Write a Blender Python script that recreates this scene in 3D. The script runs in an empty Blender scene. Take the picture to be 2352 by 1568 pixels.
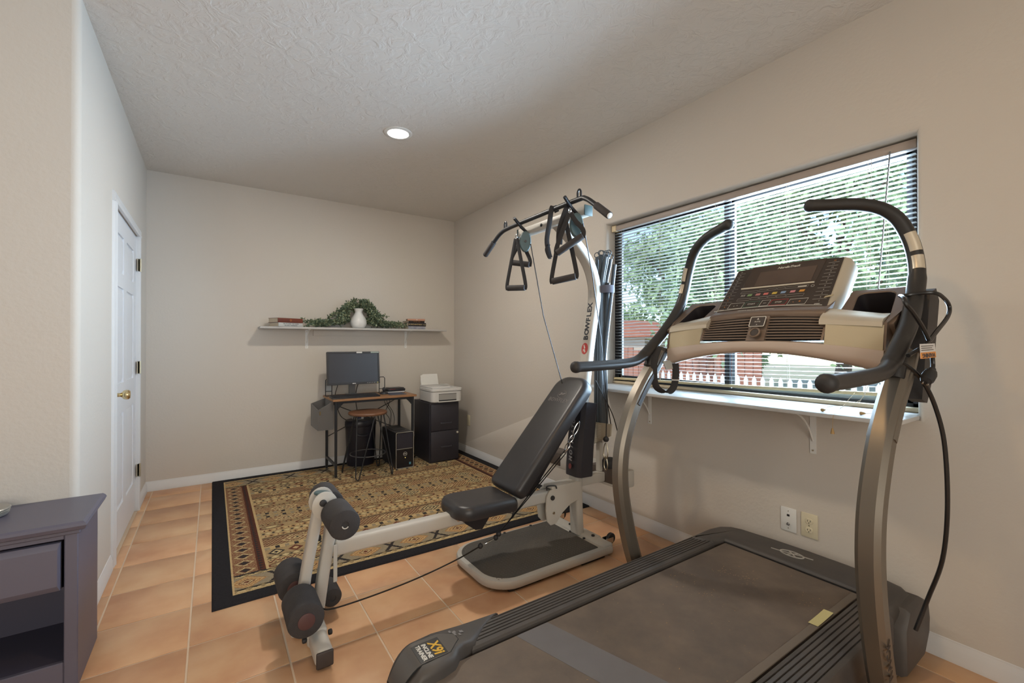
import bpy, bmesh, math, random
import numpy as np
from mathutils import Vector, Matrix, Euler
R = math.radians
scene = bpy.context.scene
COL = scene.collection

# ---------------------------------------------------------------- camera
cam_d = bpy.data.cameras.new('camera')
cam_d.sensor_width = 36.0
cam_d.lens = 1021.627 / 2352 * 36.0
cam_d.clip_start = 0.05
cam = bpy.data.objects.new('camera', cam_d)
cam.location = (0, 0, 1.23)
cam.rotation_euler = (math.pi / 2 + 0.00492, 0, -0.59274)
COL.objects.link(cam)
scene.camera = cam

# ---------------------------------------------------------------- exposure
vs = scene.view_settings
vs.view_transform = 'Standard'
vs.look = 'None'
vs.exposure = 0.04
vs.gamma = 1.0
vs.use_curve_mapping = False
scene.cycles.use_denoising = True
scene.cycles.max_bounces = 8
scene.cycles.diffuse_bounces = 5
scene.cycles.transparent_max_bounces = 24
scene.cycles.sample_clamp_indirect = 6.0
scene.cycles.caustics_reflective = False
scene.cycles.caustics_refractive = False

# ---------------------------------------------------------------- sky
W = bpy.data.worlds.new('sky')
scene.world = W
W.use_nodes = True
wn = W.node_tree.nodes
bgn = wn['Background']
sky = wn.new('ShaderNodeTexSky')
sky.sky_type = 'NISHITA'
sky.sun_disc = False
sky.sun_elevation = R(52)
sky.sun_rotation = R(-75)
sky.altitude = 1500
sky.air_density = 1.0
sky.dust_density = 1.5
W.node_tree.links.new(sky.outputs[0], bgn.inputs[0])
bgn.inputs[1].default_value = 0.42

def lamp(name, kind, loc, rot, energy, color, **k):
    d = bpy.data.lights.new(name, kind)
    d.energy = energy
    d.color = color
    for a, b in k.items():
        setattr(d, a, b)
    o = bpy.data.objects.new(name, d)
    o.location = loc
    o.rotation_euler = rot
    COL.objects.link(o)
    return o

# sun from behind the house: it lights the garden beyond the window, not the room
lamp('sun', 'SUN', (0, 0, 8), (R(38), 0, R(-75)), 3.6, (1.0, 0.95, 0.86), angle=R(0.6))
# daylight entering by the window in view; the rear lamp is added fill before a solid wall
lamp('daylight_window', 'AREA', (2.95, 1.20, 1.42), (R(97), 0, R(72)), 470, (0.57, 0.76, 1.0),
     shape='RECTANGLE', size=2.3, size_y=1.5)
lamp('rear_fill_light', 'AREA', (-0.7, -2.5, 1.45), (R(95), 0, 0), 75, (1.0, 0.96, 0.87),
     shape='RECTANGLE', size=2.6, size_y=1.9)
# recessed ceiling lamps (the one in view and its neighbour nearer the photographer)
for lx, ly, e, c in ((1.055, 2.967, 23, (1.0, 0.92, 0.81)), (0.70, 0.85, 8, (1.0, 0.64, 0.30))):
    lamp('can_light_beam', 'AREA', (lx, ly, 2.655), (0, 0, 0), e, c, shape='DISK', size=0.13)

# ---------------------------------------------------------------- materials
MATS = {}
def mk(name, col, rough=0.5, metal=0.0, spec=0.5, var=None, bump=None, coat=0.0, emit=None, rnd=0.0, sheen=0.0):
    """Principled material; var=(scale, second colour, contrast 0..1), bump=(scale, strength, distance)."""
    if name in MATS:
        return MATS[name]
    m = bpy.data.materials.new(name)
    m.use_nodes = True
    nt = m.node_tree
    n = nt.nodes
    b = n['Principled BSDF']
    b.inputs['Roughness'].default_value = rough
    b.inputs['Metallic'].default_value = metal
    b.inputs['Specular IOR Level'].default_value = spec
    b.inputs['Coat Weight'].default_value = coat
    if sheen:
        b.inputs['Sheen Weight'].default_value = sheen
    c4 = (*col, 1)
    b.inputs['Base Color'].default_value = c4
    tc = n.new('ShaderNodeTexCoord')
    last = None
    if var:
        nz = n.new('ShaderNodeTexNoise')
        nz.inputs['Scale'].default_value = var[0]
        nz.inputs['Detail'].default_value = 5
        nt.links.new(tc.outputs['Object'], nz.inputs['Vector'])
        rp = n.new('ShaderNodeValToRGB')
        k = var[2]
        rp.color_ramp.elements[0].position = 0.5 - 0.5 * (1 - k) - 0.001
        rp.color_ramp.elements[1].position = 0.5 + 0.5 * (1 - k)
        rp.color_ramp.elements[0].color = c4
        rp.color_ramp.elements[1].color = (*var[1], 1)
        nt.links.new(nz.outputs['Fac'], rp.inputs['Fac'])
        last = rp.outputs['Color']
    if rnd:
        oi = n.new('ShaderNodeObjectInfo')
        hs = n.new('ShaderNodeHueSaturation')
        mr = n.new('ShaderNodeMapRange')
        mr.inputs['To Min'].default_value = 1 - rnd
        mr.inputs['To Max'].default_value = 1 + rnd
        nt.links.new(oi.outputs['Random'], mr.inputs['Value'])
        nt.links.new(mr.outputs['Result'], hs.inputs['Value'])
        if last:
            nt.links.new(last, hs.inputs['Color'])
        else:
            hs.inputs['Color'].default_value = c4
        last = hs.outputs['Color']
    if last:
        nt.links.new(last, b.inputs['Base Color'])
    if bump:
        nb = n.new('ShaderNodeTexNoise')
        nb.inputs['Scale'].default_value = bump[0]
        nb.inputs['Detail'].default_value = 3
        nt.links.new(tc.outputs['Object'], nb.inputs['Vector'])
        bp = n.new('ShaderNodeBump')
        bp.inputs['Strength'].default_value = bump[1]
        bp.inputs['Distance'].default_value = bump[2]
        nt.links.new(nb.outputs['Fac'], bp.inputs['Height'])
        nt.links.new(bp.outputs['Normal'], b.inputs['Normal'])
    if emit:
        b.inputs['Emission Color'].default_value = (*emit[0], 1)
        b.inputs['Emission Strength'].default_value = emit[1]
    MATS[name] = m
    return m

M_wall = mk('wall_paint', (0.585, 0.542, 0.487), 0.85, spec=0.2, bump=(55, 0.25, 0.004))
M_ceil = mk('ceiling_plaster', (0.67, 0.64, 0.60), 0.9, spec=0.15)
M_trim = mk('trim_paint', (0.66, 0.66, 0.66), 0.4)
M_door = mk('door_paint', (0.70, 0.71, 0.73), 0.4)
M_brass = mk('brass', (0.72, 0.58, 0.32), 0.22, metal=1.0)
M_nickel = mk('worn_nickel', (0.55, 0.50, 0.38), 0.35, metal=0.9)
M_grout = mk('grout', (0.74, 0.61, 0.47), 0.9, var=(6, (0.60, 0.47, 0.35), 0.3))
M_white = mk('white_plastic', (0.72, 0.72, 0.70), 0.4)
M_ivory = mk('ivory_plastic', (0.66, 0.60, 0.44), 0.4)
M_black = mk('black_plastic', (0.018, 0.018, 0.022), 0.4)
M_dark = mk('dark_slot', (0.008, 0.008, 0.009), 0.6)
M_rubber = mk('black_rubber', (0.022, 0.022, 0.024), 0.6)
M_foam = mk('black_foam', (0.028, 0.027, 0.03), 0.85, bump=(260, 0.5, 0.002), var=(18, (0.05, 0.045, 0.045), 0.3))
M_gym = mk('gym_paint', (0.53, 0.515, 0.475), 0.42, var=(5, (0.47, 0.445, 0.40), 0.2))
M_gymend = mk('gym_end_cap', (0.045, 0.035, 0.032), 0.6)
M_vinyl = mk('black_vinyl', (0.022, 0.022, 0.025), 0.38, bump=(420, 0.12, 0.001), var=(7, (0.035, 0.033, 0.035), 0.3))
M_vinyl_print = mk('worn_print', (0.17, 0.155, 0.15), 0.6)
M_steel = mk('chrome_steel', (0.62, 0.62, 0.62), 0.2, metal=1.0)
M_darkmetal = mk('black_metal', (0.02, 0.022, 0.026), 0.42, metal=0.2)
M_teal = mk('pulley_teal', (0.055, 0.095, 0.10), 0.5)
M_web = mk('black_webbing', (0.016, 0.016, 0.019), 0.75, bump=(300, 0.4, 0.001))
M_cable = mk('black_cable', (0.012, 0.012, 0.013), 0.35)
M_bronze = mk('treadmill_bronze', (0.205, 0.182, 0.152), 0.40, metal=0.7)
M_tgrey = mk('treadmill_charcoal', (0.050, 0.047, 0.047), 0.55, var=(7, (0.085, 0.073, 0.064), 0.35), bump=(500, 0.15, 0.0006))
M_tdark = mk('treadmill_dark', (0.03, 0.026, 0.025), 0.55)
M_tbrown = mk('console_brown', (0.17, 0.125, 0.095), 0.42, metal=0.25)
M_tpanel = mk('console_panel', (0.045, 0.034, 0.028), 0.35)
M_silver = mk('console_silver', (0.62, 0.56, 0.45), 0.36, metal=0.45)
M_screen = mk('console_screen', (0.085, 0.058, 0.045), 0.25, var=(9, (0.11, 0.08, 0.062), 0.3))
M_handle = mk('handle_rubber', (0.022, 0.021, 0.021), 0.42, bump=(500, 0.1, 0.0005))
M_print = mk('white_print', (0.62, 0.60, 0.55), 0.5)
M_redprint = mk('red_print', (0.55, 0.06, 0.06), 0.5)
M_frame = mk('bronze_aluminium', (0.035, 0.038, 0.045), 0.35, metal=0.5)
M_frame2 = mk('grey_aluminium', (0.22, 0.25, 0.29), 0.4, metal=0.4)
M_cream = mk('blind_cream', (0.62, 0.50, 0.32), 0.5)
M_cab = mk('grey_lacquer', (0.118, 0.112, 0.148), 0.42, bump=(90, 0.05, 0.001), var=(3, (0.098, 0.094, 0.135), 0.2))
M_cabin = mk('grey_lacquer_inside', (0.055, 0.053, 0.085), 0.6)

def ceiling_texture():
    nt = M_ceil.node_tree
    n = nt.nodes
    b = n['Principled BSDF']
    tc = n.new('ShaderNodeTexCoord')
    v = n.new('ShaderNodeTexNoise')
    v.inputs['Scale'].default_value = 15
    v.inputs['Detail'].default_value = 5
    v.inputs['Roughness'].default_value = 0.6
    v.inputs['Distortion'].default_value = 0.8
    r = n.new('ShaderNodeValToRGB')
    r.color_ramp.elements[0].position = 0.44
    r.color_ramp.elements[1].position = 0.62
    bp = n.new('ShaderNodeBump')
    bp.inputs['Strength'].default_value = 0.35
    bp.inputs['Distance'].default_value = 0.006
    nt.links.new(tc.outputs['Object'], v.inputs['Vector'])
    nt.links.new(v.outputs['Fac'], r.inputs['Fac'])
    nt.links.new(r.outputs['Color'], bp.inputs['Height'])
    nt.links.new(bp.outputs['Normal'], b.inputs['Normal'])
ceiling_texture()

# ---------------------------------------------------------------- mesh helpers
class MB:
    def __init__(s):
        s.v = []; s.f = []; s.m = []
    def add(s, vs_, fs, mi=0):
        o = len(s.v)
        s.v += [tuple(p) for p in vs_]
        s.f += [tuple(i + o for i in f) for f in fs]
        s.m += [mi] * len(fs)
        return s
    def box(s, x0, y0, z0, x1, y1, z1, mi=0, M=None):
        vs_ = [Vector(p) for p in ((x0, y0, z0), (x1, y0, z0), (x1, y1, z0), (x0, y1, z0), (x0, y0, z1), (x1, y0, z1), (x1, y1, z1), (x0, y1, z1))]
        if M is not None:
            vs_ = [M @ p for p in vs_]
        return s.add(vs_, [(0, 3, 2, 1), (4, 5, 6, 7), (0, 1, 5, 4), (1, 2, 6, 5), (2, 3, 7, 6), (3, 0, 4, 7)], mi)
    def rbox(s, x0, y0, z0, x1, y1, z1, r=0.01, seg=2, mi=0, M=None):
        bm = bmesh.new()
        bmesh.ops.create_cube(bm, size=1)
        for v in bm.verts:
            v.co = Vector(((x0 + x1) / 2 + v.co.x * (x1 - x0), (y0 + y1) / 2 + v.co.y * (y1 - y0), (z0 + z1) / 2 + v.co.z * (z1 - z0)))
        r = min(r, 0.49 * min(x1 - x0, y1 - y0, z1 - z0))
        bmesh.ops.bevel(bm, geom=list(bm.edges), offset=r, segments=seg, affect='EDGES', profile=0.5)
        return s.bm(bm, mi, M)
    def bm(s, bm, mi=0, M=None):
        bm.verts.index_update()
        vs_ = [(M @ v.co) if M is not None else v.co.copy() for v in bm.verts]
        fs = [[v.index for v in f.verts] for f in bm.faces]
        bm.free()
        return s.add(vs_, fs, mi)
    def tube(s, pts, r, n=10, closed=False, caps=True, mi=0, flat=None, up=None):
        """tube of radius r (number or list) along pts; flat=(a,b) gives an elliptic/flat section."""
        pts = [Vector(p) for p in pts]
        k = len(pts)
        rs = r if isinstance(r, (list, tuple)) else [r] * k
        tang = []
        for i in range(k):
            a = pts[(i - 1) % k] if (closed or i > 0) else pts[0]
            b = pts[(i + 1) % k] if (closed or i < k - 1) else pts[-1]
            t = (b - a)
            tang.append(t.normalized() if t.length > 1e-9 else Vector((0, 0, 1)))
        ref = Vector(up) if up else (Vector((0, 0, 1)) if abs(tang[0].z) < 0.9 else Vector((1, 0, 0)))
        nrm = (ref - tang[0] * ref.dot(tang[0])).normalized()
        vs_ = []
        for i in range(k):
            t = tang[i]
            if up:
                nrm2 = (ref - t * ref.dot(t))
                nrm = nrm2.normalized() if nrm2.length > 1e-5 else nrm
            else:
                nrm = (nrm - t * nrm.dot(t)).normalized()
            bi = t.cross(nrm)
            for j in range(n):
                a = 2 * math.pi * j / n
                ca, sa = math.cos(a), math.sin(a)
                if flat:
                    vs_.append(pts[i] + nrm * (ca * flat[0]) + bi * (sa * flat[1]))
                else:
                    vs_.append(pts[i] + nrm * (ca * rs[i]) + bi * (sa * rs[i]))
        fs = []
        for i in range(k if closed else k - 1):
            for j in range(n):
                a = i * n + j; b = i * n + (j + 1) % n
                c = ((i + 1) % k) * n + (j + 1) % n; d = ((i + 1) % k) * n + j
                fs.append((a, b, c, d))
        if caps and not closed:
            fs.append(tuple(range(n - 1, -1, -1)))
            fs.append(tuple((k - 1) * n + j for j in range(n)))
        return s.add(vs_, fs, mi)
    def sweep(s, pts, prof, up=(0, 0, 1), mi=0, caps=True, scales=None):
        """closed profile [(side, up)] swept along pts with a fixed up hint."""
        pts = [Vector(p) for p in pts]
        k = len(pts); n = len(prof); U = Vector(up)
        vs_ = []
        for i in range(k):
            t = (pts[min(i + 1, k - 1)] - pts[max(i - 1, 0)]).normalized()
            side = t.cross(U).normalized()
            u2 = side.cross(t).normalized()
            sc = scales[i] if scales else 1
            for a, b in prof:
                vs_.append(pts[i] + side * a * sc + u2 * b * sc)
        fs = []
        for i in range(k - 1):
            for j in range(n):
                fs.append((i * n + j, i * n + (j + 1) % n, (i + 1) * n + (j + 1) % n, (i + 1) * n + j))
        if caps:
            fs.append(tuple(range(n - 1, -1, -1)))
            fs.append(tuple((k - 1) * n + j for j in range(n)))
        return s.add(vs_, fs, mi)
    def lathe(s, c, prof, n=28, M=None, mi=0):
        """profile [(radius, height)] turned round a vertical axis through c (or frame M)."""
        c = Vector(c)
        vs_ = []
        for r_, z in prof:
            for j in range(n):
                a = 2 * math.pi * j / n
                p = Vector((r_ * math.cos(a), r_ * math.sin(a), z))
                vs_.append((M @ p) if M is not None else c + p)
        fs = []
        k = len(prof)
        for i in range(k - 1):
            for j in range(n):
                fs.append((i * n + j, i * n + (j + 1) % n, (i + 1) * n + (j + 1) % n, (i + 1) * n + j))
        if prof[0][0] > 1e-6:
            fs.append(tuple(range(n - 1, -1, -1)))
        if prof[-1][0] > 1e-6:
            fs.append(tuple((k - 1) * n + j for j in range(n)))
        return s.add(vs_, fs, mi)
    def cyl(s, a, b, r, n=20, mi=0, ch=0.0):
        a = Vector(a); b = Vector(b)
        M = frame(a, b - a)
        L = (b - a).length
        pr = [(r, 0), (r, L)] if not ch else [(r - ch, 0), (r - ch * .3, ch * .3), (r, ch), (r, L - ch), (r - ch * .3, L - ch * .3), (r - ch, L)]
        return s.lathe((0, 0, 0), pr, n, M, mi)
    def prism(s, poly, vec, mi=0):
        poly = [Vector(p) for p in poly]; vec = Vector(vec); n = len(poly)
        vs_ = poly + [p + vec for p in poly]
        fs = [tuple(range(n - 1, -1, -1)), tuple(range(n, 2 * n))]
        for i in range(n):
            fs.append((i, (i + 1) % n, n + (i + 1) % n, n + i))
        return s.add(vs_, fs, mi)
    def pad(s, outline, M, levels, mi=0, dome=0.0):
        """stack of outline copies; levels=[(inset, height)] ; outline is ccw 2-D in the frame M."""
        n = len(outline)
        o = [Vector((p[0], p[1])) for p in outline]
        nr = []
        for i in range(n):
            t = (o[(i + 1) % n] - o[i - 1]).normalized()
            nr.append(Vector((-t.y, t.x)))
        vs_ = []
        for ins, h in levels:
            for i in range(n):
                q = o[i] + nr[i] * ins
                vs_.append(M @ Vector((q.x, q.y, h)))
        k = len(levels)
        fs = [tuple(range(n - 1, -1, -1))]
        for i in range(k - 1):
            for j in range(n):
                fs.append((i * n + j, i * n + (j + 1) % n, (i + 1) * n + (j + 1) % n, (i + 1) * n + j))
        fs.append(tuple((k - 1) * n + j for j in range(n)))
        return s.add(vs_, fs, mi)
    def grid(s, fn, nu, nv, mi=0):
        vs_ = [fn(i / nu, j / nv) for j in range(nv + 1) for i in range(nu + 1)]
        fs = [(j * (nu + 1) + i, j * (nu + 1) + i + 1, (j + 1) * (nu + 1) + i + 1, (j + 1) * (nu + 1) + i) for j in range(nv) for i in range(nu)]
        return s.add(vs_, fs, mi)

def frame(o, zdir, xhint=None):
    z = Vector(zdir).normalized()
    h = Vector(xhint) if xhint is not None else (Vector((1, 0, 0)) if abs(z.x) < 0.9 else Vector((0, 1, 0)))
    x = (h - z * h.dot(z)).normalized()
    y = z.cross(x)
    m = Matrix((x, y, z)).transposed().to_4x4()
    m.translation = Vector(o)
    return m

def axes(o, ex, ey):
    ex = Vector(ex).normalized(); ey = Vector(ey); ey = (ey - ex * ey.dot(ex)).normalized()
    m = Matrix((ex, ey, ex.cross(ey))).transposed().to_4x4()
    m.translation = Vector(o)
    return m

def cr(pts, n=6, closed=False):
    """Catmull-Rom curve through pts."""
    P = [Vector(p) for p in pts]; k = len(P); out = []
    rng = range(k) if closed else range(k - 1)
    for i in rng:
        p0 = P[i - 1] if (closed or i > 0) else P[0] * 2 - P[1]
        p1 = P[i]; p2 = P[(i + 1) % k]
        p3 = P[(i + 2) % k] if (closed or i + 2 < k) else P[-1] * 2 - P[-2]
        for j in range(n):
            t = j / n
            out.append(0.5 * ((2 * p1) + (p2 - p0) * t + (2 * p0 - 5 * p1 + 4 * p2 - p3) * t * t + (3 * p1 - p0 - 3 * p2 + p3) * t ** 3))
    if not closed:
        out.append(P[-1].copy())
    return out

def rrect(x0, y0, x1, y1, r, n=5):
    """rounded rectangle, ccw; r is a number or four radii (x0y0, x1y0, x1y1, x0y1)."""
    rs = r if isinstance(r, (list, tuple)) else [r] * 4
    out = []
    for (cx, cy, a0, q) in ((x0, y0, 180, rs[0]), (x1, y0, 270, rs[1]), (x1, y1, 0, rs[2]), (x0, y1, 90, rs[3])):
        ox = cx + q if cx == x0 else cx - q
        oy = cy + q if cy == y0 else cy - q
        for i in range(n + 1):
            a = R(a0 + 90 * i / n)
            out.append((ox + q * math.cos(a), oy + q * math.sin(a)))
    return out

ROOTM = {}
def thing(name, label, cat, loc=(0, 0, 0), rotz=0.0, group=None):
    o = bpy.data.objects.new(name, None)
    o.empty_display_size = 0.1
    o.location = loc
    o.rotation_euler = (0, 0, rotz)
    COL.objects.link(o)
    o['label'] = label; o['category'] = cat
    if group:
        o['group'] = group
    ROOTM[o.name] = Matrix.Translation(Vector(loc)) @ Matrix.Rotation(rotz, 4, 'Z')
    return o

def mesh_of(name, mb, mats, Minv=None, sharp=35):
    me = bpy.data.meshes.new(name)
    vs_ = mb.v if Minv is None else [tuple(Minv @ Vector(p)) for p in mb.v]
    me.from_pydata(vs_, [], mb.f)
    for m in (mats if isinstance(mats, (list, tuple)) else [mats]):
        me.materials.append(m)
    if any(mb.m):
        me.polygons.foreach_set('material_index', mb.m)
    bm = bmesh.new(); bm.from_mesh(me)
    bmesh.ops.recalc_face_normals(bm, faces=bm.faces)
    bm.to_mesh(me); bm.free()
    me.polygons.foreach_set('use_smooth', [True] * len(me.polygons))
    me.set_sharp_from_angle(angle=R(sharp))
    me.update()
    return me

def part(name, mb, mats, parent=None, label=None, kind=None, sharp=35):
    """mb holds WORLD coordinates; the mesh is stored relative to its thing."""
    Minv = None
    if parent is not None:
        Minv = ROOTM[parent.name].inverted()
    o = bpy.data.objects.new(name, mesh_of(name, mb, mats, Minv, sharp))
    COL.objects.link(o)
    if parent is not None:
        o.parent = parent
        ROOTM[o.name] = ROOTM[parent.name]
    else:
        ROOTM[o.name] = Matrix.Identity(4)
    if label:
        o['label'] = label
    if kind:
        o['kind'] = kind
    return o

def solo(name, mb, mats, label, cat, group=None, sharp=35):
    """a thing that is a single mesh; its origin goes to the bottom centre."""
    a = np.array(mb.v)
    c = Vector(((a[:, 0].min() + a[:, 0].max()) / 2, (a[:, 1].min() + a[:, 1].max()) / 2, a[:, 2].min()))
    T = Matrix.Translation(c)
    o = bpy.data.objects.new(name, mesh_of(name, mb, mats, T.inverted(), sharp))
    o.location = c
    COL.objects.link(o)
    o['label'] = label; o['category'] = cat
    if group:
        o['group'] = group
    ROOTM[o.name] = T
    return o

def struct(name, mb, mats, parent=None, sharp=35):
    return part(name, mb, mats, parent, kind='structure' if parent is None else None, sharp=sharp)

def text(body, size, M, mat, parent, name='lettering', bold=0.0, sx=1.0, align='CENTER', ext=0.0004, shear=0.0):
    cu = bpy.data.curves.new(name, 'FONT')
    cu.body = body
    cu.size = size
    cu.align_x = align
    cu.align_y = 'CENTER'
    cu.extrude = ext
    cu.offset = bold
    cu.shear = shear
    cu.resolution_u = 2
    cu.materials.append(mat)
    tmp = bpy.data.objects.new('tmp_text', cu)
    COL.objects.link(tmp)
    dg = bpy.context.evaluated_depsgraph_get()
    me = bpy.data.meshes.new_from_object(tmp.evaluated_get(dg))
    bpy.data.objects.remove(tmp)
    bpy.data.curves.remove(cu)
    F = ROOTM[parent.name].inverted() @ M @ Matrix.Diagonal((sx, 1, 1, 1))
    me.transform(F)
    o = bpy.data.objects.new(name, me)
    COL.objects.link(o)
    o.parent = parent
    ROOTM[o.name] = ROOTM[parent.name]
    return o

def clone(o, loc, parent=None, name=None):
    c = o.copy()
    COL.objects.link(c)
    c.location = loc
    if parent is not None:
        c.parent = parent
    return c

random.seed(7)
rnd = random.Random(11)
# ================================================================ the room
XR, YB, XL, ZC, YF = 2.382, 4.767, -0.458, 2.678, 2.533
XW, YS = -3.6, -2.6           # walls out of view, behind the photographer
# floor: grout bed + one object per tile
mb = MB().box(XW, YS, -0.12, XR + 0.14, YB + 0.12, -0.0028)
floor = struct('floor', mb, M_grout)
M_tile = mk('terracotta_tile', (0.50, 0.275, 0.150), 0.42, spec=0.4)
def tile_nodes():
    nt = M_tile.node_tree; n = nt.nodes; b = n['Principled BSDF']
    tc = n.new('ShaderNodeTexCoord'); oi = n.new('ShaderNodeObjectInfo')
    mv = n.new('ShaderNodeVectorMath'); mv.operation = 'ADD'
    sc = n.new('ShaderNodeVectorMath'); sc.operation = 'SCALE'; sc.inputs['Scale'].default_value = 37.0
    cb = n.new('ShaderNodeCombineXYZ')
    nt.links.new(oi.outputs['Random'], cb.inputs[0]); nt.links.new(oi.outputs['Random'], cb.inputs[1])
    nt.links.new(cb.outputs[0], sc.inputs[0])
    nt.links.new(tc.outputs['Object'], mv.inputs[0]); nt.links.new(sc.outputs[0], mv.inputs[1])
    nz = n.new('ShaderNodeTexNoise'); nz.inputs['Scale'].default_value = 3.6; nz.inputs['Detail'].default_value = 4
    nt.links.new(mv.outputs[0], nz.inputs['Vector'])
    rp = n.new('ShaderNodeValToRGB')
    e = rp.color_ramp.elements
    e[0].position = 0.28; e[0].color = (0.49, 0.255, 0.140, 1)
    e[1].position = 0.72; e[1].color = (0.69, 0.465, 0.275, 1)
    m_ = e.new(0.5); m_.color = (0.60, 0.355, 0.200, 1)
    nt.links.new(nz.outputs['Fac'], rp.inputs['Fac'])
    hs = n.new('ShaderNodeHueSaturation')
    mr = n.new('ShaderNodeMapRange'); mr.inputs['To Min'].default_value = 0.90; mr.inputs['To Max'].default_value = 1.12
    nt.links.new(oi.outputs['Random'], mr.inputs['Value']); nt.links.new(mr.outputs[0], hs.inputs['Value'])
    nt.links.new(rp.outputs[0], hs.inputs['Color']); nt.links.new(hs.outputs[0], b.inputs['Base Color'])
    n2 = n.new('ShaderNodeTexNoise'); n2.inputs['Scale'].default_value = 60
    nt.links.new(mv.outputs[0], n2.inputs['Vector'])
    bp = n.new('ShaderNodeBump'); bp.inputs['Strength'].default_value = 0.12; bp.inputs['Distance'].default_value = 0.002
    nt.links.new(n2.outputs['Fac'], bp.inputs['Height']); nt.links.new(bp.outputs[0], b.inputs['Normal'])
tile_nodes()
T, GX, GY, GR = 0.33192, -0.40988, 2.23625, 0.0072
TILES = {}
def tile(x0, y0, x1, y1):
    sx, sy = round(x1 - x0, 4), round(y1 - y0, 4)
    if sx < 0.012 or sy < 0.012:
        return
    if (sx, sy) not in TILES:
        a, b, c = sx / 2, sy / 2, 0.002
        m_ = MB()
        vs_ = []
        for (ex, ey, z) in ((a, b, -0.0026), (a, b, -0.0012), (a - c, b - c, 0.0)):
            vs_ += [(-ex, -ey, z), (ex, -ey, z), (ex, ey, z), (-ex, ey, z)]
        fs = [(8, 9, 10, 11)]
        for k in (0, 4):
            for i in range(4):
                fs.append((k + i, k + (i + 1) % 4, k + 4 + (i + 1) % 4, k + 4 + i))
        m_.add(vs_, fs)
        TILES[(sx, sy)] = mesh_of('tile', m_, M_tile)
    o = bpy.data.objects.new('tile', TILES[(sx, sy)])
    o.location = ((x0 + x1) / 2, (y0 + y1) / 2, 0)
    o.parent = floor
    COL.objects.link(o)
for j in range(-9, 8):
    for i in range(-4, 9):
        x0, x1 = GX + i * T + GR / 2, GX + (i + 1) * T - GR / 2
        y0, y1 = GY + j * T + GR / 2, GY + (j + 1) * T - GR / 2
        x1 = min(x1, XR - 0.004); y1 = min(y1, YB - 0.004)
        if y1 > YF - 0.004:                         # beside the closet block only right of the left wall
            if y0 < YF - 0.02 and x0 < XL:
                if x1 < XL:
                    tile(x0, y0, x1, YF - 0.004); continue
                tile(max(x0, XL + 0.004), y0, x1, y1); tile(x0, y0, XL - 0.002, YF - 0.004)
                continue
            x0 = max(x0, XL + 0.004)
        if x1 > x0 and y1 > y0:
            tile(x0, y0, x1, y1)

# ceiling and walls
struct('ceiling', MB().box(XW, YS, ZC, XR + 0.14, YB + 0.12, ZC + 0.15), M_ceil)
struct('wall_back', MB().box(XW, YB, 0, XR + 0.14, YB + 0.12, ZC), M_wall)
struct('wall_rear', MB().box(XW, YS - 0.12, 0, XR + 0.14, YS, ZC), M_wall)
struct('wall_west', MB().box(XW - 0.12, YS, 0, XW, YB, ZC), M_wall)

# right wall with the window opening, its edges rounded like plastered corners
WY0, WY1, WZ0, WZ1, WD = 0.583, 2.312, 0.920, 2.099, 0.14
def wall_with_hole():
    bm = bmesh.new()
    def V(x, y, z): return bm.verts.new((x, y, z))
    o = [V(XR, YS, 0), V(XR, YB, 0), V(XR, YB, ZC), V(XR, YS, ZC)]
    h = [V(XR, WY0, WZ0), V(XR, WY1, WZ0), V(XR, WY1, WZ1), V(XR, WY0, WZ1)]
    g = [V(XR + WD, WY0, WZ0), V(XR + WD, WY1, WZ0), V(XR + WD, WY1, WZ1), V(XR + WD, WY0, WZ1)]
    q = [V(XR + WD, YS, 0), V(XR + WD, YB, 0), V(XR + WD, YB, ZC), V(XR + WD, YS, ZC)]
    for i in range(4):
        j = (i + 1) % 4
        bm.faces.new((o[i], o[j], h[j], h[i]))
        bm.faces.new((h[i], h[j], g[j], g[i]))
        bm.faces.new((g[i], g[j], q[j], q[i]))
        bm.faces.new((q[i], q[j], o[j], o[i]))
    ed = [e for e in bm.edges if all(v in h for v in e.verts) and not (abs(e.verts[0].co.z - WZ0) < 1e-6 and abs(e.verts[1].co.z - WZ0) < 1e-6)]
    bmesh.ops.bevel(bm, geom=ed, offset=0.024, segments=5, affect='EDGES', profile=0.5)
    return MB().bm(bm)
struct('wall_right', wall_with_hole(), M_wall, sharp=50)

# left block: wall_front faces the photographer, wall_left carries the door; bullnose corner between them
DY0, DY1, DZ = 3.300, 4.265, 2.022
rb = 0.028
def left_wall():
    m_ = MB()
    m_.box(XL - 0.12, YF + rb, 0, XL, DY0, ZC)
    m_.box(XL - 0.12, DY1, 0, XL, YB, ZC)
    m_.box(XL - 0.12, DY0, DZ, XL, DY1, ZC)
    pts = []
    for k in range(7):
        a = R(-90 + 15 * k)
        pts.append((XL - rb + rb * math.cos(a), YF + rb + rb * math.sin(a), 0))
    m_.prism([(XL - rb - 0.001, YF + rb + 0.001, 0)] + pts, (0, 0, ZC))
    return m_
struct('wall_left', left_wall(), M_wall, sharp=60)
struct('wall_front', MB().box(XW, YF, 0, XL - rb, YF + 0.12, ZC), M_wall)

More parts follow.
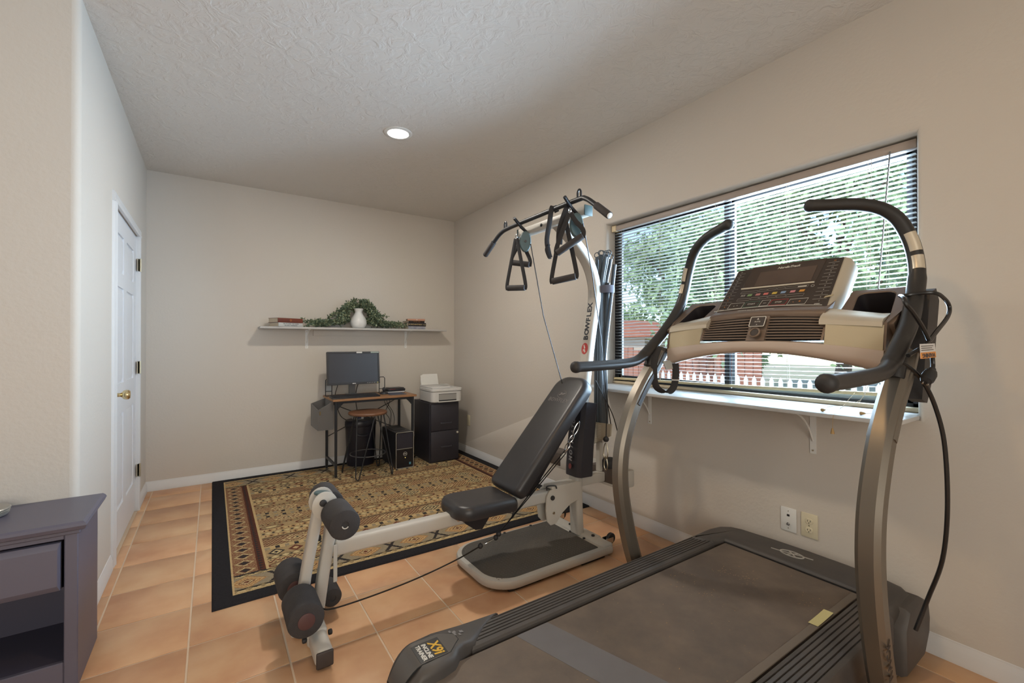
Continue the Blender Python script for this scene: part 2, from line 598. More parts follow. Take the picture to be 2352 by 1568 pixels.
# baseboards with a stepped profile
def baseboard(name, p, q, nx, ny):
    """p->q along the wall foot, (nx,ny) pointing into the room"""
    pr = [(0, 0.0), (0.013, 0.0), (0.013, 0.018), (0.0115, 0.022), (0.0115, 0.052), (0.009, 0.056), (0.008, 0.066), (0.004, 0.072), (0.003, 0.080), (0, 0.082)]
    poly = [(p[0] + nx * a, p[1] + ny * a, b) for a, b in pr]
    struct(name, MB().prism(poly, (q[0] - p[0], q[1] - p[1], 0)), M_trim)
baseboard('baseboard_back', (XL, YB), (XR, YB), 0, -1)
baseboard('baseboard_right', (XR, YS), (XR, YB - 0.014), -1, 0)
baseboard('baseboard_left', (XL, YF + 0.03), (XL, DY0 - 0.07), 1, 0)
baseboard('baseboard_closet', (XL, DY1 + 0.07), (XL, YB - 0.014), 1, 0)
baseboard('baseboard_front', (XW, YF), (XL - 0.03, YF), 0, -1)

# door: six-panel leaf in a casing
door = thing('door_1', 'white six-panel closet door with brass knob in the left wall', 'door', (XL, (DY0 + DY1) / 2, 0))
del door['label'], door['category']
door['kind'] = 'structure'
dx = XL - 0.010
def door_leaf():
    m_ = MB()
    y0, y1, z0, z1 = DY0 + 0.004, DY1 - 0.004, 0.014, DZ - 0.004
    m_.box(dx - 0.035, y0, z0, dx - 0.009, y1, z1)
    ys = [y0, y0 + 0.115, (y0 + y1) / 2 - 0.055, (y0 + y1) / 2 + 0.055, y1 - 0.115, y1]
    zs = [z0, 0.23, 0.80, 0.985, 1.575, 1.665, 1.895, z1]
    for a, b in ((ys[0], ys[1]), (ys[4], ys[5])):
        m_.box(dx - 0.009, a, z0, dx, b, z1)
    for a, b in ((zs[1], zs[2]), (zs[3], zs[4]), (zs[5], zs[6])):
        m_.box(dx - 0.009, ys[2], a, dx, ys[3], b)
    for a, b in ((zs[0], zs[1]), (zs[2], zs[3]), (zs[4], zs[5]), (zs[6], zs[7])):
        m_.box(dx - 0.009, ys[1], a, dx, ys[4], b)
    return m_, ys, zs
lm, ys, zs = door_leaf()
leaf = part('door_leaf', lm, M_door, door)
for a, b in ((zs[1], zs[2]), (zs[3], zs[4]), (zs[5], zs[6])):
    for c, d in ((ys[1], ys[2]), (ys[3], ys[4])):
        m_ = MB()
        lv = [(0.010, -0.009), (0.034, -0.0015), (0.045, -0.0015)]
        vs_ = []
        for ins, h in lv:
            vs_ += [(dx + h, c + ins, a + ins), (dx + h, d - ins, a + ins), (dx + h, d - ins, b - ins), (dx + h, c + ins, b - ins)]
        fs = [(8, 9, 10, 11)]
        for k in (0, 4):
            for i in range(4):
                fs.append((k + i, k + (i + 1) % 4, k + 4 + (i + 1) % 4, k + 4 + i))
        m_.add(vs_, fs)
        part('panel', m_, M_door, leaf)
cs = MB()
prof = [(0.0, 0.0), (0.014, 0.0), (0.018, 0.012), (0.014, 0.022), (0.014, 0.045), (0.010, 0.056), (0.0, 0.060)]
cs.prism([(XL + a, DY0 - b + 0.004, 0) for a, b in prof], (0, 0, DZ))
cs.prism([(XL + a, DY1 + b - 0.004, 0) for a, b in prof], (0, 0, DZ))
cs.prism([(XL + a, DY0 - 0.056, DZ + b - 0.004) for a, b in prof], (0, DY1 - DY0 + 0.112, 0))
cs.box(XL - 0.11, DY0 - 0.001, 0, XL + 0.002, DY0 + 0.003, DZ); cs.box(XL - 0.11, DY1 - 0.003, 0, XL + 0.002, DY1 + 0.001, DZ)
part('door_casing', cs, M_trim, door)
part('threshold_dark', MB().box(XL - 0.1, DY0 + 0.003, 0.0, XL - 0.03, DY1 - 0.003, 0.012), M_dark, door)
ky, kz = 3.385, 0.935
kb = MB().lathe((0, 0, 0), [(0.032, 0), (0.032, 0.004), (0.026, 0.009), (0.012, 0.012), (0.011, 0.03), (0.016, 0.036), (0.025, 0.044), (0.0285, 0.055), (0.027, 0.066), (0.020, 0.073), (0.0, 0.075)], 24, frame((dx, ky, kz), (1, 0, 0)))
part('door_knob', kb, M_brass, door)
for hz in (1.81, 1.055, 0.30):
    hb = MB().box(XL + 0.001, DY1 - 0.03, hz - 0.045, XL + 0.004, DY1 + 0.022, hz + 0.045)
    hb.cyl((XL + 0.016, DY1 - 0.001, hz - 0.048), (XL + 0.016, DY1 - 0.001, hz + 0.048), 0.0065, 10)
    hb.box(XL + 0.002, DY1 - 0.004, hz - 0.045, XL + 0.016, DY1 + 0.002, hz + 0.045)
    part('hinge', hb, M_nickel, door)

# ---------------------------------------------------------------- window
win = thing('window_1', 'w', 'w', (XR + 0.12, (WY0 + WY1) / 2, WZ0))
del win['label'], win['category']
win['kind'] = 'structure'
wx0, wx1 = XR + 0.098, XR + 0.138
fz0 = WZ0 + 0.024
fm = MB()
for a, b, c, d in ((WY0, WY1, WZ1 - 0.035, WZ1), (WY0, WY1, fz0 - 0.012, fz0 + 0.030), (WY0, WY0 + 0.035, fz0, WZ1), (WY1 - 0.035, WY1, fz0, WZ1)):
    fm.box(wx0, a, c, wx1, b, d)
part('window_frame', fm, M_frame, win)
ymul = 1.437
s1 = MB()
for a, b, c, d in ((ymul - 0.005, ymul + 0.026, fz0 + 0.03, WZ1 - 0.035), (WY1 - 0.063, WY1 - 0.035, fz0 + 0.03, WZ1 - 0.035), (ymul, WY1 - 0.035, fz0 + 0.03, fz0 + 0.055), (ymul, WY1 - 0.035, WZ1 - 0.06, WZ1 - 0.035)):
    s1.box(wx0 + 0.004, a, c, wx0 + 0.022, b, d)
sa = part('sash', s1, M_frame, win)
s2 = MB()
for a, b, c, d in ((ymul - 0.026, ymul - 0.0055, fz0 + 0.03, WZ1 - 0.035), (WY0 + 0.035, WY0 + 0.06, fz0 + 0.03, WZ1 - 0.035), (WY0 + 0.035, ymul - 0.0055, fz0 + 0.03, fz0 + 0.05), (WY0 + 0.035, ymul - 0.0055, WZ1 - 0.06, WZ1 - 0.035)):
    s2.box(wx0 + 0.024, a, c, wx0 + 0.042, b, d)
sb_ = part('sash', s2, M_frame2, win)
gl = bpy.data.materials.new('window_glass'); gl.use_nodes = True
gn = gl.node_tree.nodes; gn.remove(gn['Principled BSDF'])
tr = gn.new('ShaderNodeBsdfTransparent'); tr.inputs[0].default_value = (0.93, 0.97, 0.95, 1)
gs = gn.new('ShaderNodeBsdfGlossy'); gs.inputs['Roughness'].default_value = 0.02
lw = gn.new('ShaderNodeFresnel'); lw.inputs[0].default_value = 1.35
mx = gn.new('ShaderNodeMixShader')
gl.node_tree.links.new(lw.outputs[0], mx.inputs[0]); gl.node_tree.links.new(tr.outputs[0], mx.inputs[1]); gl.node_tree.links.new(gs.outputs[0], mx.inputs[2])
gl.node_tree.links.new(mx.outputs[0], gn['Material Output'].inputs[0])
part('pane', MB().add([(wx0 + 0.013, ymul + 0.026, fz0 + 0.055), (wx0 + 0.013, WY1 - 0.063, fz0 + 0.055), (wx0 + 0.013, WY1 - 0.063, WZ1 - 0.06), (wx0 + 0.013, ymul + 0.026, WZ1 - 0.06)], [(0, 1, 2, 3)]), gl, sa)
part('pane', MB().add([(wx0 + 0.033, WY0 + 0.06, fz0 + 0.05), (wx0 + 0.033, ymul - 0.026, fz0 + 0.05), (wx0 + 0.033, ymul - 0.026, WZ1 - 0.06), (wx0 + 0.033, WY0 + 0.06, WZ1 - 0.06)], [(0, 1, 2, 3)]), gl, sb_)
# inner stool of the window, with a rounded cream nosing
st = MB().rbox(XR + 0.070, WY0 + 0.002, WZ0 + 0.019, wx0 + 0.006, WY1 - 0.002, WZ0 + 0.040, 0.008, 3)
part('window_stool', st, mk('stool_paint', (0.56, 0.47, 0.33), 0.45), win)

# ---------------------------------------------------------------- blind
blind = thing('mini_blind', 'open horizontal slat blind hanging in the window over the dark sliding frame', 'blind', (XR + 0.078, (WY0 + WY1) / 2, 2.04))
M_slat = mk('slat_backlit_shade', (0.30, 0.29, 0.27), 0.45)  # slat colour darkened to stand for their shaded look against the bright window
bx = XR + 0.078
by0, by1 = WY0 + 0.012, WY1 - 0.014
bzt = 2.052
hr = MB().rbox(bx - 0.022, by0, bzt, bx + 0.020, by1, bzt + 0.038, 0.003, 2)
part('headrail', hr, mk('headrail_paint', (0.34, 0.285, 0.25), 0.45), blind)
part('headrail_bracket', MB().rbox(bx - 0.027, by1 - 0.035, bzt - 0.004, bx + 0.022, by1 + 0.004, bzt + 0.042, 0.002, 1), M_cream, blind)
NS = 49
zbl, zbr = 0.990, 1.020          # the bottom rail hangs a little higher at its right end
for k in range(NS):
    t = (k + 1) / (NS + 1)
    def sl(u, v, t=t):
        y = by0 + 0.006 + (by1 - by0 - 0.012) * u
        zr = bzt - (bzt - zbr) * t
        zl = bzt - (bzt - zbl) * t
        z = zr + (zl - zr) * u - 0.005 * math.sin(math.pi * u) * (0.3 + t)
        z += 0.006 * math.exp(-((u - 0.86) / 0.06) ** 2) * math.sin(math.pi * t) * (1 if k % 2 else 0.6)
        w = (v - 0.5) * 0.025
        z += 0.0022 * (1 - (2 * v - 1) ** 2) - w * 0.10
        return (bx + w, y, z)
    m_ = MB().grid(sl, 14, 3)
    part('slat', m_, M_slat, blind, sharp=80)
br = MB().sweep([(bx, by0 + 0.004, zbr - 0.012), (bx, (by0 + by1) / 2, (zbl + zbr) / 2 - 0.017), (bx, by1 - 0.004, zbl - 0.014)], rrect(-0.013, -0.008, 0.013, 0.008, 0.004, 3))
part('bottom_rail', br, mk('rail_cream', (0.53, 0.44, 0.26), 0.5), blind)
for q in (0.06, 0.30, 0.53, 0.76, 0.955):
    y = by0 + (by1 - by0) * q
    zb = zbr + (zbl - zbr) * q - 0.01
    m_ = MB()
    for xx in (-0.0135, 0.0135):
        m_.tube([(bx + xx, y, bzt), (bx + xx, y, zb)], 0.0007, 4)
    m_.tube([(bx, y + 0.004, bzt), (bx, y + 0.004, zb)], 0.0009, 4)
    part('ladder_cord', m_, mk('cord', (0.50, 0.45, 0.36), 0.7), blind)
part('tilt_wand', MB().tube(cr([(bx - 0.028, by0 + 0.085, bzt + 0.01), (bx - 0.032, by0 + 0.11, 1.7), (bx - 0.034, by0 + 0.135, 1.34)], 4), 0.0028, 6), mk('wand', (0.16, 0.17, 0.18), 0.2), blind)
for dy_, zend in ((0.0, 1.02), (0.012, 0.99)):
    part('lift_cord', MB().tube(cr([(bx - 0.03, by0 + 0.15 + dy_, bzt), (bx - 0.036, by0 + 0.155 + dy_, 1.5), (bx - 0.05, by0 + 0.16 + dy_, zend + 0.02), (XR - 0.10, by0 + 0.22 + dy_ * 4, 0.947)], 6), 0.0011, 5), mk('cord', (0.5, 0.45, 0.36), 0.7), blind)

# sill board on brackets
sill = thing('window_sill_shelf', 'pale painted shelf board on white brackets running under the window', 'shelf', (XR, 1.44, 0.915))
M_sill = mk('sill_paint', (0.58, 0.58, 0.57), 0.4, var=(4, (0.52, 0.52, 0.51), 0.2))
part('board', MB().rbox(XR - 0.262, 0.574, 0.921, XR + 0.001, 2.318, 0.9385, 0.003, 2).rbox(XR + 0.0005, WY0 + 0.002, 0.921, XR + 0.085, WY1 - 0.002, 0.9385, 0.001, 1), M_sill, sill)
def bracket(y, z, depth, drop, mat, parent, axis):
    """steel shelf bracket: axis 'x' sticks out of the right wall, 'y' out of the back wall"""
    m_ = MB()
    def P_(out, side, zz):
        return (XR - out, y + side, zz) if axis == 'x' else (y + side, YB - out, zz)
    w = 0.013
    for a, b, c, d in ((0.0, 0.004, z - drop, z), (0.0, depth, z - 0.004, z)):
        vs_ = [P_(o_, s_, zz) for zz in (c, d) for (o_, s_) in ((a, -w), (b, -w), (b, w), (a, w))]
        m_.add(vs_, [(0, 1, 2, 3), (4, 5, 6, 7), (0, 1, 5, 4), (1, 2, 6, 5), (2, 3, 7, 6), (3, 0, 4, 7)])
    pts = [P_(0.004, 0, z - drop * 0.72), P_(depth * 0.22, 0, z - drop * 0.42), P_(depth * 0.55, 0, z - drop * 0.16), P_(depth * 0.88, 0, z - 0.004)]
    m_.tube(cr(pts, 4), 0.0045, 6)
    b_ = part('bracket', m_, mat, parent)
    for zz in (z - 0.02, z - drop + 0.015):
        part('screw', MB().cyl(P_(0.003, 0, zz), P_(0.007, 0, zz), 0.004, 8), M_nickel, b_)
for y in (0.960, 1.916):
    bracket(y, 0.921, 0.205, 0.215, M_white, sill, 'x')
M_tassel = mk('wood_tassel', (0.42, 0.26, 0.10), 0.5)
def tassel(p, d, label):
    M_ = frame(p, d)
    m_ = MB().lathe((0, 0, 0), [(0.002, 0), (0.004, 0.003), (0.0075, 0.016), (0.006, 0.02), (0.0, 0.021)], 12, M_)
    m_.tube(cr([M_ @ Vector((0, 0, 0.002)), M_ @ Vector((0.004, 0, -0.03)), M_ @ Vector((0.03, 0.0, -0.055))], 4), 0.0008, 5)
    solo('cord_tassel', m_, [M_tassel], label, 'tassel', 'blind cord tassels')
tassel((2.190, 0.836, 0.9455), (-0.93, 0.35, 0), 'brown wooden blind cord tassel lying on the sill shelf, near the grip of the treadmill')
tassel((2.210, 0.700, 0.9455), (-0.6, 0.8, 0), 'brown wooden blind cord tassel on the sill shelf, close beside the treadmill upright')
hm = MB().lathe((2.104, 0.778, 0.862), [(0.0075, 0.0), (0.0065, 0.006), (0.003, 0.022), (0.0, 0.024)], 12)
hm.tube(cr([(2.104, 0.778, 0.884), (2.110, 0.778, 0.928), (2.125, 0.779, 0.941), (2.26, 0.80, 0.955), (2.40, 0.80, 1.01)], 5), 0.0008, 5)
solo('cord_tassel', hm, [M_tassel], 'brown wooden cord tassel dangling over the front edge of the sill shelf', 'tassel', 'blind cord tassels')

# electrical plates
def plate(y, z, mat, label, kind):
    t = thing('wall_outlet', label, 'outlet', (XR, y, z - 0.058))
    part('cover_plate', MB().rbox(XR - 0.006, y - 0.036, z - 0.058, XR, y + 0.036, z + 0.058, 0.003, 2), mat, t)
    if kind == 'duplex':
        for dz in (-0.021, 0.021):
            m_ = MB().pad([(math.cos(R(15 * i)) * 0.0165, max(-0.0125, min(0.0125, math.sin(R(15 * i)) * 0.0165))) for i in range(24)], axes((XR - 0.006, y, z + dz), (0, -1, 0), (0, 0, 1)), [(0, -0.001), (0, 0.002), (0.001, 0.003)])
            rc = part('receptacle', m_, mat, t)
            s_ = MB()
            for dy_ in (-0.006, 0.006):
                s_.box(XR - 0.0096, y + dy_ - 0.001, z + dz - 0.002, XR - 0.0085, y + dy_ + 0.001, z + dz + 0.006)
            s_.cyl((XR - 0.0096, y, z + dz - 0.007), (XR - 0.0085, y, z + dz - 0.007), 0.0022, 8)
            part('slot', s_, M_dark, rc)
        part('screw', MB().cyl((XR - 0.0072, y, z), (XR - 0.0055, y, z), 0.003, 8), M_nickel, t)
    elif kind == 'jacks':
        part('jack', MB().box(XR - 0.0072, y - 0.006, z + 0.016, XR - 0.0055, y + 0.006, z + 0.026), M_dark, t)
        m_ = MB().cyl((XR - 0.016, y, z - 0.022), (XR - 0.0055, y, z - 0.022), 0.0045, 10)
        m_.cyl((XR - 0.008, y, z - 0.022), (XR - 0.0055, y, z - 0.022), 0.008, 6)
        part('jack', m_, M_steel, t, label='round coaxial jack')
        for dz in (-0.042, 0.042):
            part('screw', MB().cyl((XR - 0.0072, y, z + dz), (XR - 0.0055, y, z + dz), 0.0025, 8), M_nickel, t)
    else:
        part('screw', MB().cyl((XR - 0.0072, y, z), (XR - 0.0055, y, z), 0.0025, 8), M_nickel, t)
plate(1.070, 0.357, M_white, 'white wall plate with phone and cable jacks under the window', 'jacks')
plate(0.977, 0.357, M_ivory, 'ivory duplex power outlet under the window', 'duplex')
plate(4.405, 0.375, M_ivory, 'ivory blank wall plate beside the black filing cabinet', 'blank')

# recessed ceiling light
cl = thing('recessed_light', 'round recessed ceiling light, lit, above the rug', 'ceiling light', (1.055, 2.967, ZC))
part('trim_ring', MB().lathe((1.055, 2.967, ZC), [(0.094, 0.0), (0.094, -0.004), (0.088, -0.007), (0.072, -0.008), (0.070, -0.003), (0.070, 0.0)], 36), M_white, cl)
part('lamp', MB().lathe((1.055, 2.967, ZC - 0.003), [(0.070, 0.0), (0.045, -0.0015), (0.0, -0.002)], 32), mk('lamp_glow', (1, 0.95, 0.85), 0.5, emit=((1.0, 0.95, 0.86), 6.0)), cl)

# ================================================================ garden beyond the window
g = struct('ground', MB().box(XR + 0.14, -14, -0.5, 34, 26, -0.25), mk('dry_ground', (0.42, 0.36, 0.27), 0.95, var=(1.2, (0.30, 0.32, 0.18), 0.4)))
M_fence = mk('red_fence', (0.30, 0.13, 0.09), 0.8, rnd=0.15)
fen = thing('board_fence', 'reddish brown board fence standing in the garden beyond the window', 'fence', (8.2, 7.0, -0.25))
fbm = None
for k in range(40):
    y = 4.2 + k * 0.155
    h = 1.36 + 0.05 * math.sin(k * 1.7)
    if fbm is None:
        q = MB().box(-0.012, -0.072, 0, 0.012, 0.072, h)
        fbm = part('board', q, M_fence); fbm.parent = fen
        fbm.location = (0, y - 7.0, 0)
        fbm.pop('kind', None)
    else:
        c = clone(fbm, (0, y - 7.0, 0.05 * math.sin(k * 1.7)), fen)
M_pick = mk('white_picket', (0.72, 0.72, 0.70), 0.7)
pf = thing('picket_fence', 'low white picket fence in the garden in front of the brown boards', 'fence', (7.0, 4.6, -0.25))
pk = None
for k in range(34):
    y = 1.3 + k * 0.13
    if pk is None:
        q = MB().prism([(-0.01, -0.03, 0), (-0.01, 0.03, 0), (-0.01, 0.03, 0.92), (-0.01, 0, 0.98), (-0.01, -0.03, 0.92)], (0.02, 0, 0))
        pk = part('picket', q, M_pick); pk.parent = pf; pk.location = (0, y - 4.6, 0)
    else:
        clone(pk, (0, y - 4.6, 0), pf)
part('rail', MB().box(7.012, 1.2, 0.05, 7.04, 5.7, 0.12).box(7.012, 1.2, 0.5, 7.04, 5.7, 0.57), M_pick, pf)
M_roof = mk('red_roof', (0.36, 0.13, 0.08), 0.8)
shed = thing('garden_shed', 'small shed with a red gable roof seen behind the board fence', 'shed', (10.5, 9.3, -0.25))
part('wall', MB().box(10.1, 8.3, -0.25, 11.6, 10.3, 1.45), mk('shed_wall', (0.50, 0.40, 0.32), 0.8), shed)
part('roof', MB().prism([(9.9, 8.0, 1.42), (9.9, 10.6, 1.42), (9.9, 9.3, 1.95)], (1.9, 0, 0)), M_roof, shed)

M_leaf = mk('tree_leaf', (0.40, 0.50, 0.26), 0.6, var=(0.9, (0.24, 0.38, 0.24), 0.5))
M_bark = mk('bark', (0.16, 0.12, 0.09), 0.9)
def leaf_cloud(n, rx, rz, zc, size, seed):
    r_ = random.Random(seed)
    m_ = MB()
    clumps = []
    for i in range(46):
        a = r_.uniform(0, 2 * math.pi); q = r_.uniform(-1, 1); s_ = math.sqrt(1 - q * q); d = r_.uniform(0.45, 1.0)
        clumps.append((Vector((rx * d * s_ * math.cos(a), rx * d * s_ * math.sin(a), zc + rz * d * q)), r_.uniform(0.25, 0.5) * rx * 0.7))
    for i in range(n):
        c, cr_ = clumps[r_.randrange(len(clumps))]
        p = c + Vector((r_.gauss(0, 0.42), r_.gauss(0, 0.42), r_.gauss(0, 0.36))) * cr_
        u = Vector((r_.gauss(0, 1), r_.gauss(0, 1), r_.gauss(0, 1))).normalized()
        w = u.cross(Vector((r_.gauss(0, 1), r_.gauss(0, 1), r_.gauss(0, 1)))).normalized()
        s_ = size * r_.uniform(0.6, 1.3)
        m_.add([p - u * s_, p - w * s_ * 0.45, p + u * s_, p + w * s_ * 0.45], [(0, 1, 2, 3)])
    return m_
def tree(x, y, h, rot, label, src=None):
    t = thing('garden_tree', label, 'tree', (x, y, -0.25), rot, 'trees beyond the window')
    if src is None:
        w_ = ROOTM[t.name]
        fo = MB(); fo = leaf_cloud(12000, 1.75, 1.75, 2.7, 0.085, 5)
        fo.v = [tuple(w_ @ Vector(p)) for p in fo.v]
        f_ = part('foliage', fo, M_leaf, t, kind='stuff')
        tk = MB().tube([w_ @ Vector(p) for p in cr([(0, 0, 0), (0.08, 0.02, 1.0), (-0.05, 0.1, 2.0), (0.1, 0.0, 3.2)], 4)], [0.13 - 0.008 * i for i in range(13)], 9)
        for a in range(5):
            c_, s_ = math.cos(a * 1.3), math.sin(a * 1.3)
            tk.tube([w_ @ Vector(p) for p in ((0, 0.03, 1.2 + 0.25 * a), (0.5 * c_, 0.5 * s_, 1.9 + 0.25 * a), (1.1 * c_, 1.1 * s_, 2.5 + 0.2 * a))], [0.05, 0.035, 0.015], 6)
        t_ = part('trunk', tk, M_bark, t)
    else:
        for ch in src.children:
            clone(ch, (0, 0, 0), t)
    t.scale = (h, h, h)
    return t
t0 = tree(8.4, 1.5, 0.85, 0.3, 'bushy garden tree seen through the middle of the blind')
tree(9.3, 5.2, 0.95, 1.9, 'bushy garden tree rising behind the brown board fence', t0)
tree(14.5, 10.6, 1.5, 4.0, 'tall garden tree beyond the shed, seen through the far end of the blind', t0)
tree(14.0, 5.0, 1.6, 5.1, 'tallest garden tree, behind the others in the middle of the window', t0)
tree(13.0, -0.6, 1.35, 2.6, 'garden tree seen through the blind above the cup holder of the treadmill', t0)
tree(7.2, -2.6, 0.9, 0.9, 'garden tree at the near end of the window', t0)
# ================================================================ rug
def rug_pattern(nx, ny, Wd, Ht):
    """kilim print as an array of linear colours: rows run along x, mirrored front/back."""
    r_ = np.random.RandomState(3)
    X_, Y_ = np.meshgrid((np.arange(nx) + 0.5) / nx * Wd, (np.arange(ny) + 0.5) / ny * Ht)
    BL = np.array((0.022, 0.021, 0.024)); BE = np.array((0.48, 0.345, 0.175)); TA = np.array((0.36, 0.255, 0.135))
    RE = np.array((0.135, 0.050, 0.032)); GR_ = np.array((0.27, 0.225, 0.155)); CR_ = np.array((0.52, 0.41, 0.22)); RU = np.array((0.36, 0.19, 0.08)); DK = np.array((0.035, 0.03, 0.03)); OL = np.array((0.26, 0.195, 0.105))
    C = np.zeros((ny, nx, 3)); C[:] = TA
    bd = 0.085
    yy = np.minimum(Y_, Ht - Y_)
    xx = np.minimum(X_, Wd - X_)
    def put(mask, c): C[mask] = c
    tri = lambda t, p: np.abs(((t / p) % 1) - 0.5) * 2         # 0..1..0
    # rows of the field, measured from the front edge of the field
    rows = [(0.030, 'teeth'), (0.130, 'medal'), (0.028, 'teeth'), (0.060, 'ovals'), (0.050, 'zig'), (0.045, 'dots'), (0.085, 'diam'), (0.055, 'squares'), (0.115, 'lattice'), (0.035, 'zig'), (0.040, 'small'), (0.050, 'dots'), (0.045, 'small'), (0.070, 'ovals'), (0.040, 'small'), (0.110, 'lattice'), (0.050, 'squares'), (0.08, 'diam'), (0.045, 'small')]
    y = bd + 0.012
    base = [OL, GR_, OL, TA, BE, OL, TA, BE, TA, OL, BE, TA, BE, TA, OL, BE, TA, BE, TA]
    for k, (h, kind) in enumerate(rows):
        m = (yy >= y) & (yy < y + h)
        v = np.clip((yy - y) / h, 0, 1)          # 0..1 across the row
        put(m, base[k])
        if kind == 'teeth':
            put(m & (v < 0.9 * tri(X_, 0.062)), CR_)
            put(m & (v > 0.45 + 0.55 * tri(X_ + 0.031, 0.062)), DK)
        elif kind == 'medal':
            d = np.abs(((X_ / 0.30) % 1) - 0.5) * 2 * 1.3 + np.abs(v - 0.5) * 1.5
            for lo, hi, c in ((0.0, 0.16, RE), (0.16, 0.26, CR_), (0.26, 0.36, RE), (0.36, 0.46, BE), (0.46, 0.60, RU), (0.60, 0.70, BE), (0.70, 0.82, RU)):
                put(m & (d >= lo) & (d < hi), c)
            st_ = np.abs((((X_ + 0.15) / 0.30) % 1) - 0.5) * 2 * 2.2
            put(m & (np.abs(st_ - np.abs(v - 0.5) * 1.4) < 0.16) & (st_ < 0.8), DK)
        elif kind == 'zig':
            put(m & (np.abs(v - (0.2 + 0.6 * tri(X_, 0.05))) < 0.14), RE)
            put(m & (np.abs(v - (0.2 + 0.6 * tri(X_ + 0.025, 0.05))) < 0.07), DK)
        elif kind == 'ovals':
            d = (np.abs(((X_ / 0.22) % 1) - 0.5) * 2) ** 2 * 1.8 + (np.abs(v - 0.5) * 2) ** 2
            put(m & (d < 0.85), RE); put(m & (d < 0.55), OL); put(m & (d < 0.16), CR_)
        elif kind == 'dots':
            d = np.abs(((X_ / 0.055) % 1) - 0.5) * 2 + np.abs(v - 0.5) * 2
            put(m & (d < 0.8), CR_)
            d = np.abs((((X_ + 0.027) / 0.055) % 1) - 0.5) * 2 + np.abs(v - 0.5) * 2
            put(m & (d < 0.42), DK)
        elif kind == 'diam':
            d = np.abs(((X_ / 0.21) % 1) - 0.5) * 2 * 2.0 + np.abs(v - 0.5) * 1.6
            put(m & (d < 0.86), DK); put(m & (d < 0.58), CR_); put(m & (d < 0.30), DK)
            d = np.abs((((X_ + 0.105) / 0.21) % 1) - 0.5) * 2 * 2.0 + np.abs(v - 0.5) * 1.6
            put(m & (d < 0.80), RE); put(m & (d < 0.35), BE)
        elif kind == 'dash':
            put(m & ((X_ / 0.03) % 1 < 0.55) & (np.abs(v - 0.5) < 0.25), DK)
        elif kind == 'squares':
            put(m & (((X_ / 0.105) % 1) < 0.24) & (np.abs(v - 0.5) < 0.36), DK)
            put(m & (np.abs(((X_ / 0.105) % 1) - 0.62) < 0.12) & (np.abs(v - 0.5) < 0.3), GR_)
        elif kind == 'lattice':
            a = ((X_ / 0.30) % 1)
            d = np.abs(a - 0.5) * 2 * 1.6 + np.abs(v - 0.5) * 1.5
            ch = (((X_ / 0.0135).astype(int) + (v * 8).astype(int)) % 2) == 0
            put(m & ch & (d < 1.0), CR_); put(m & ch & (d >= 1.0), RE)
            put(m & (d < 0.80), DK); put(m & (d < 0.66), CR_); put(m & (d < 0.48), DK); put(m & (d < 0.32), CR_); put(m & (d < 0.14), DK)
            odd = ((X_ / 0.30).astype(int) % 2) == 1
            put(m & odd & (d < 0.80) & (d >= 0.66), RE); put(m & odd & (d < 0.48) & (d >= 0.32), RE)
        else:
            d = np.abs(((X_ / 0.07) % 1) - 0.5) * 2 * 1.2 + np.abs(v - 0.5) * 1.8
            put(m & (d < 0.75), RU); put(m & (d < 0.4), DK)
            put(m & (((X_ / 0.07) % 1) < 0.12) & (np.abs(v - 0.5) < 0.22), RE)
        put((yy >= y) & (yy < y + 0.0045), OL * 0.8)
        y += h
    # worn weave: break the centre up
    put((yy >= y) & (r_.rand(ny, nx) > 0.8), OL)
    # end panels
    pe = (xx >= bd + 0.012) & (xx < bd + 0.16) & (yy > bd + 0.20)
    u = (xx - bd - 0.012) / 0.148
    put(pe, RE * 1.25)
    a = ((Y_ / 0.095) % 1)
    d = np.abs(u - 0.36) * 2.6 + np.abs(a - 0.5) * 2
    ln = (np.abs(((np.abs(u - 0.36) * 2.6 - np.abs(a - 0.5) * 2) / 0.28) % 1 - 0.5) < 0.17)
    put(pe & ln & (u < 0.75), BE * 0.75)
    put(pe & (d < 0.85), CR_ * 0.85); put(pe & (d < 0.60), RE); put(pe & (d < 0.44), DK)
    put(pe & (u > 0.75), RE * 0.7)
    put(pe & (u > 0.80) & (u < 0.80 + 0.17 * tri(Y_, 0.032)), DK)
    put((xx >= bd + 0.16) & (xx < bd + 0.174) & (yy > bd + 0.20), BE)
    put((np.abs(yy - bd - 0.203) < 0.006) & (xx > bd) & (xx < bd + 0.16), DK)
    put((xx < bd + 0.012) | (yy < bd + 0.010), BE)
    put((xx < bd) | (yy < bd), BL)
    C *= (0.88 + 0.24 * r_.rand(ny, nx, 1))
    return C
RX0, RX1, RY0, RY1 = 0.0, 2.366, 2.462, 4.752
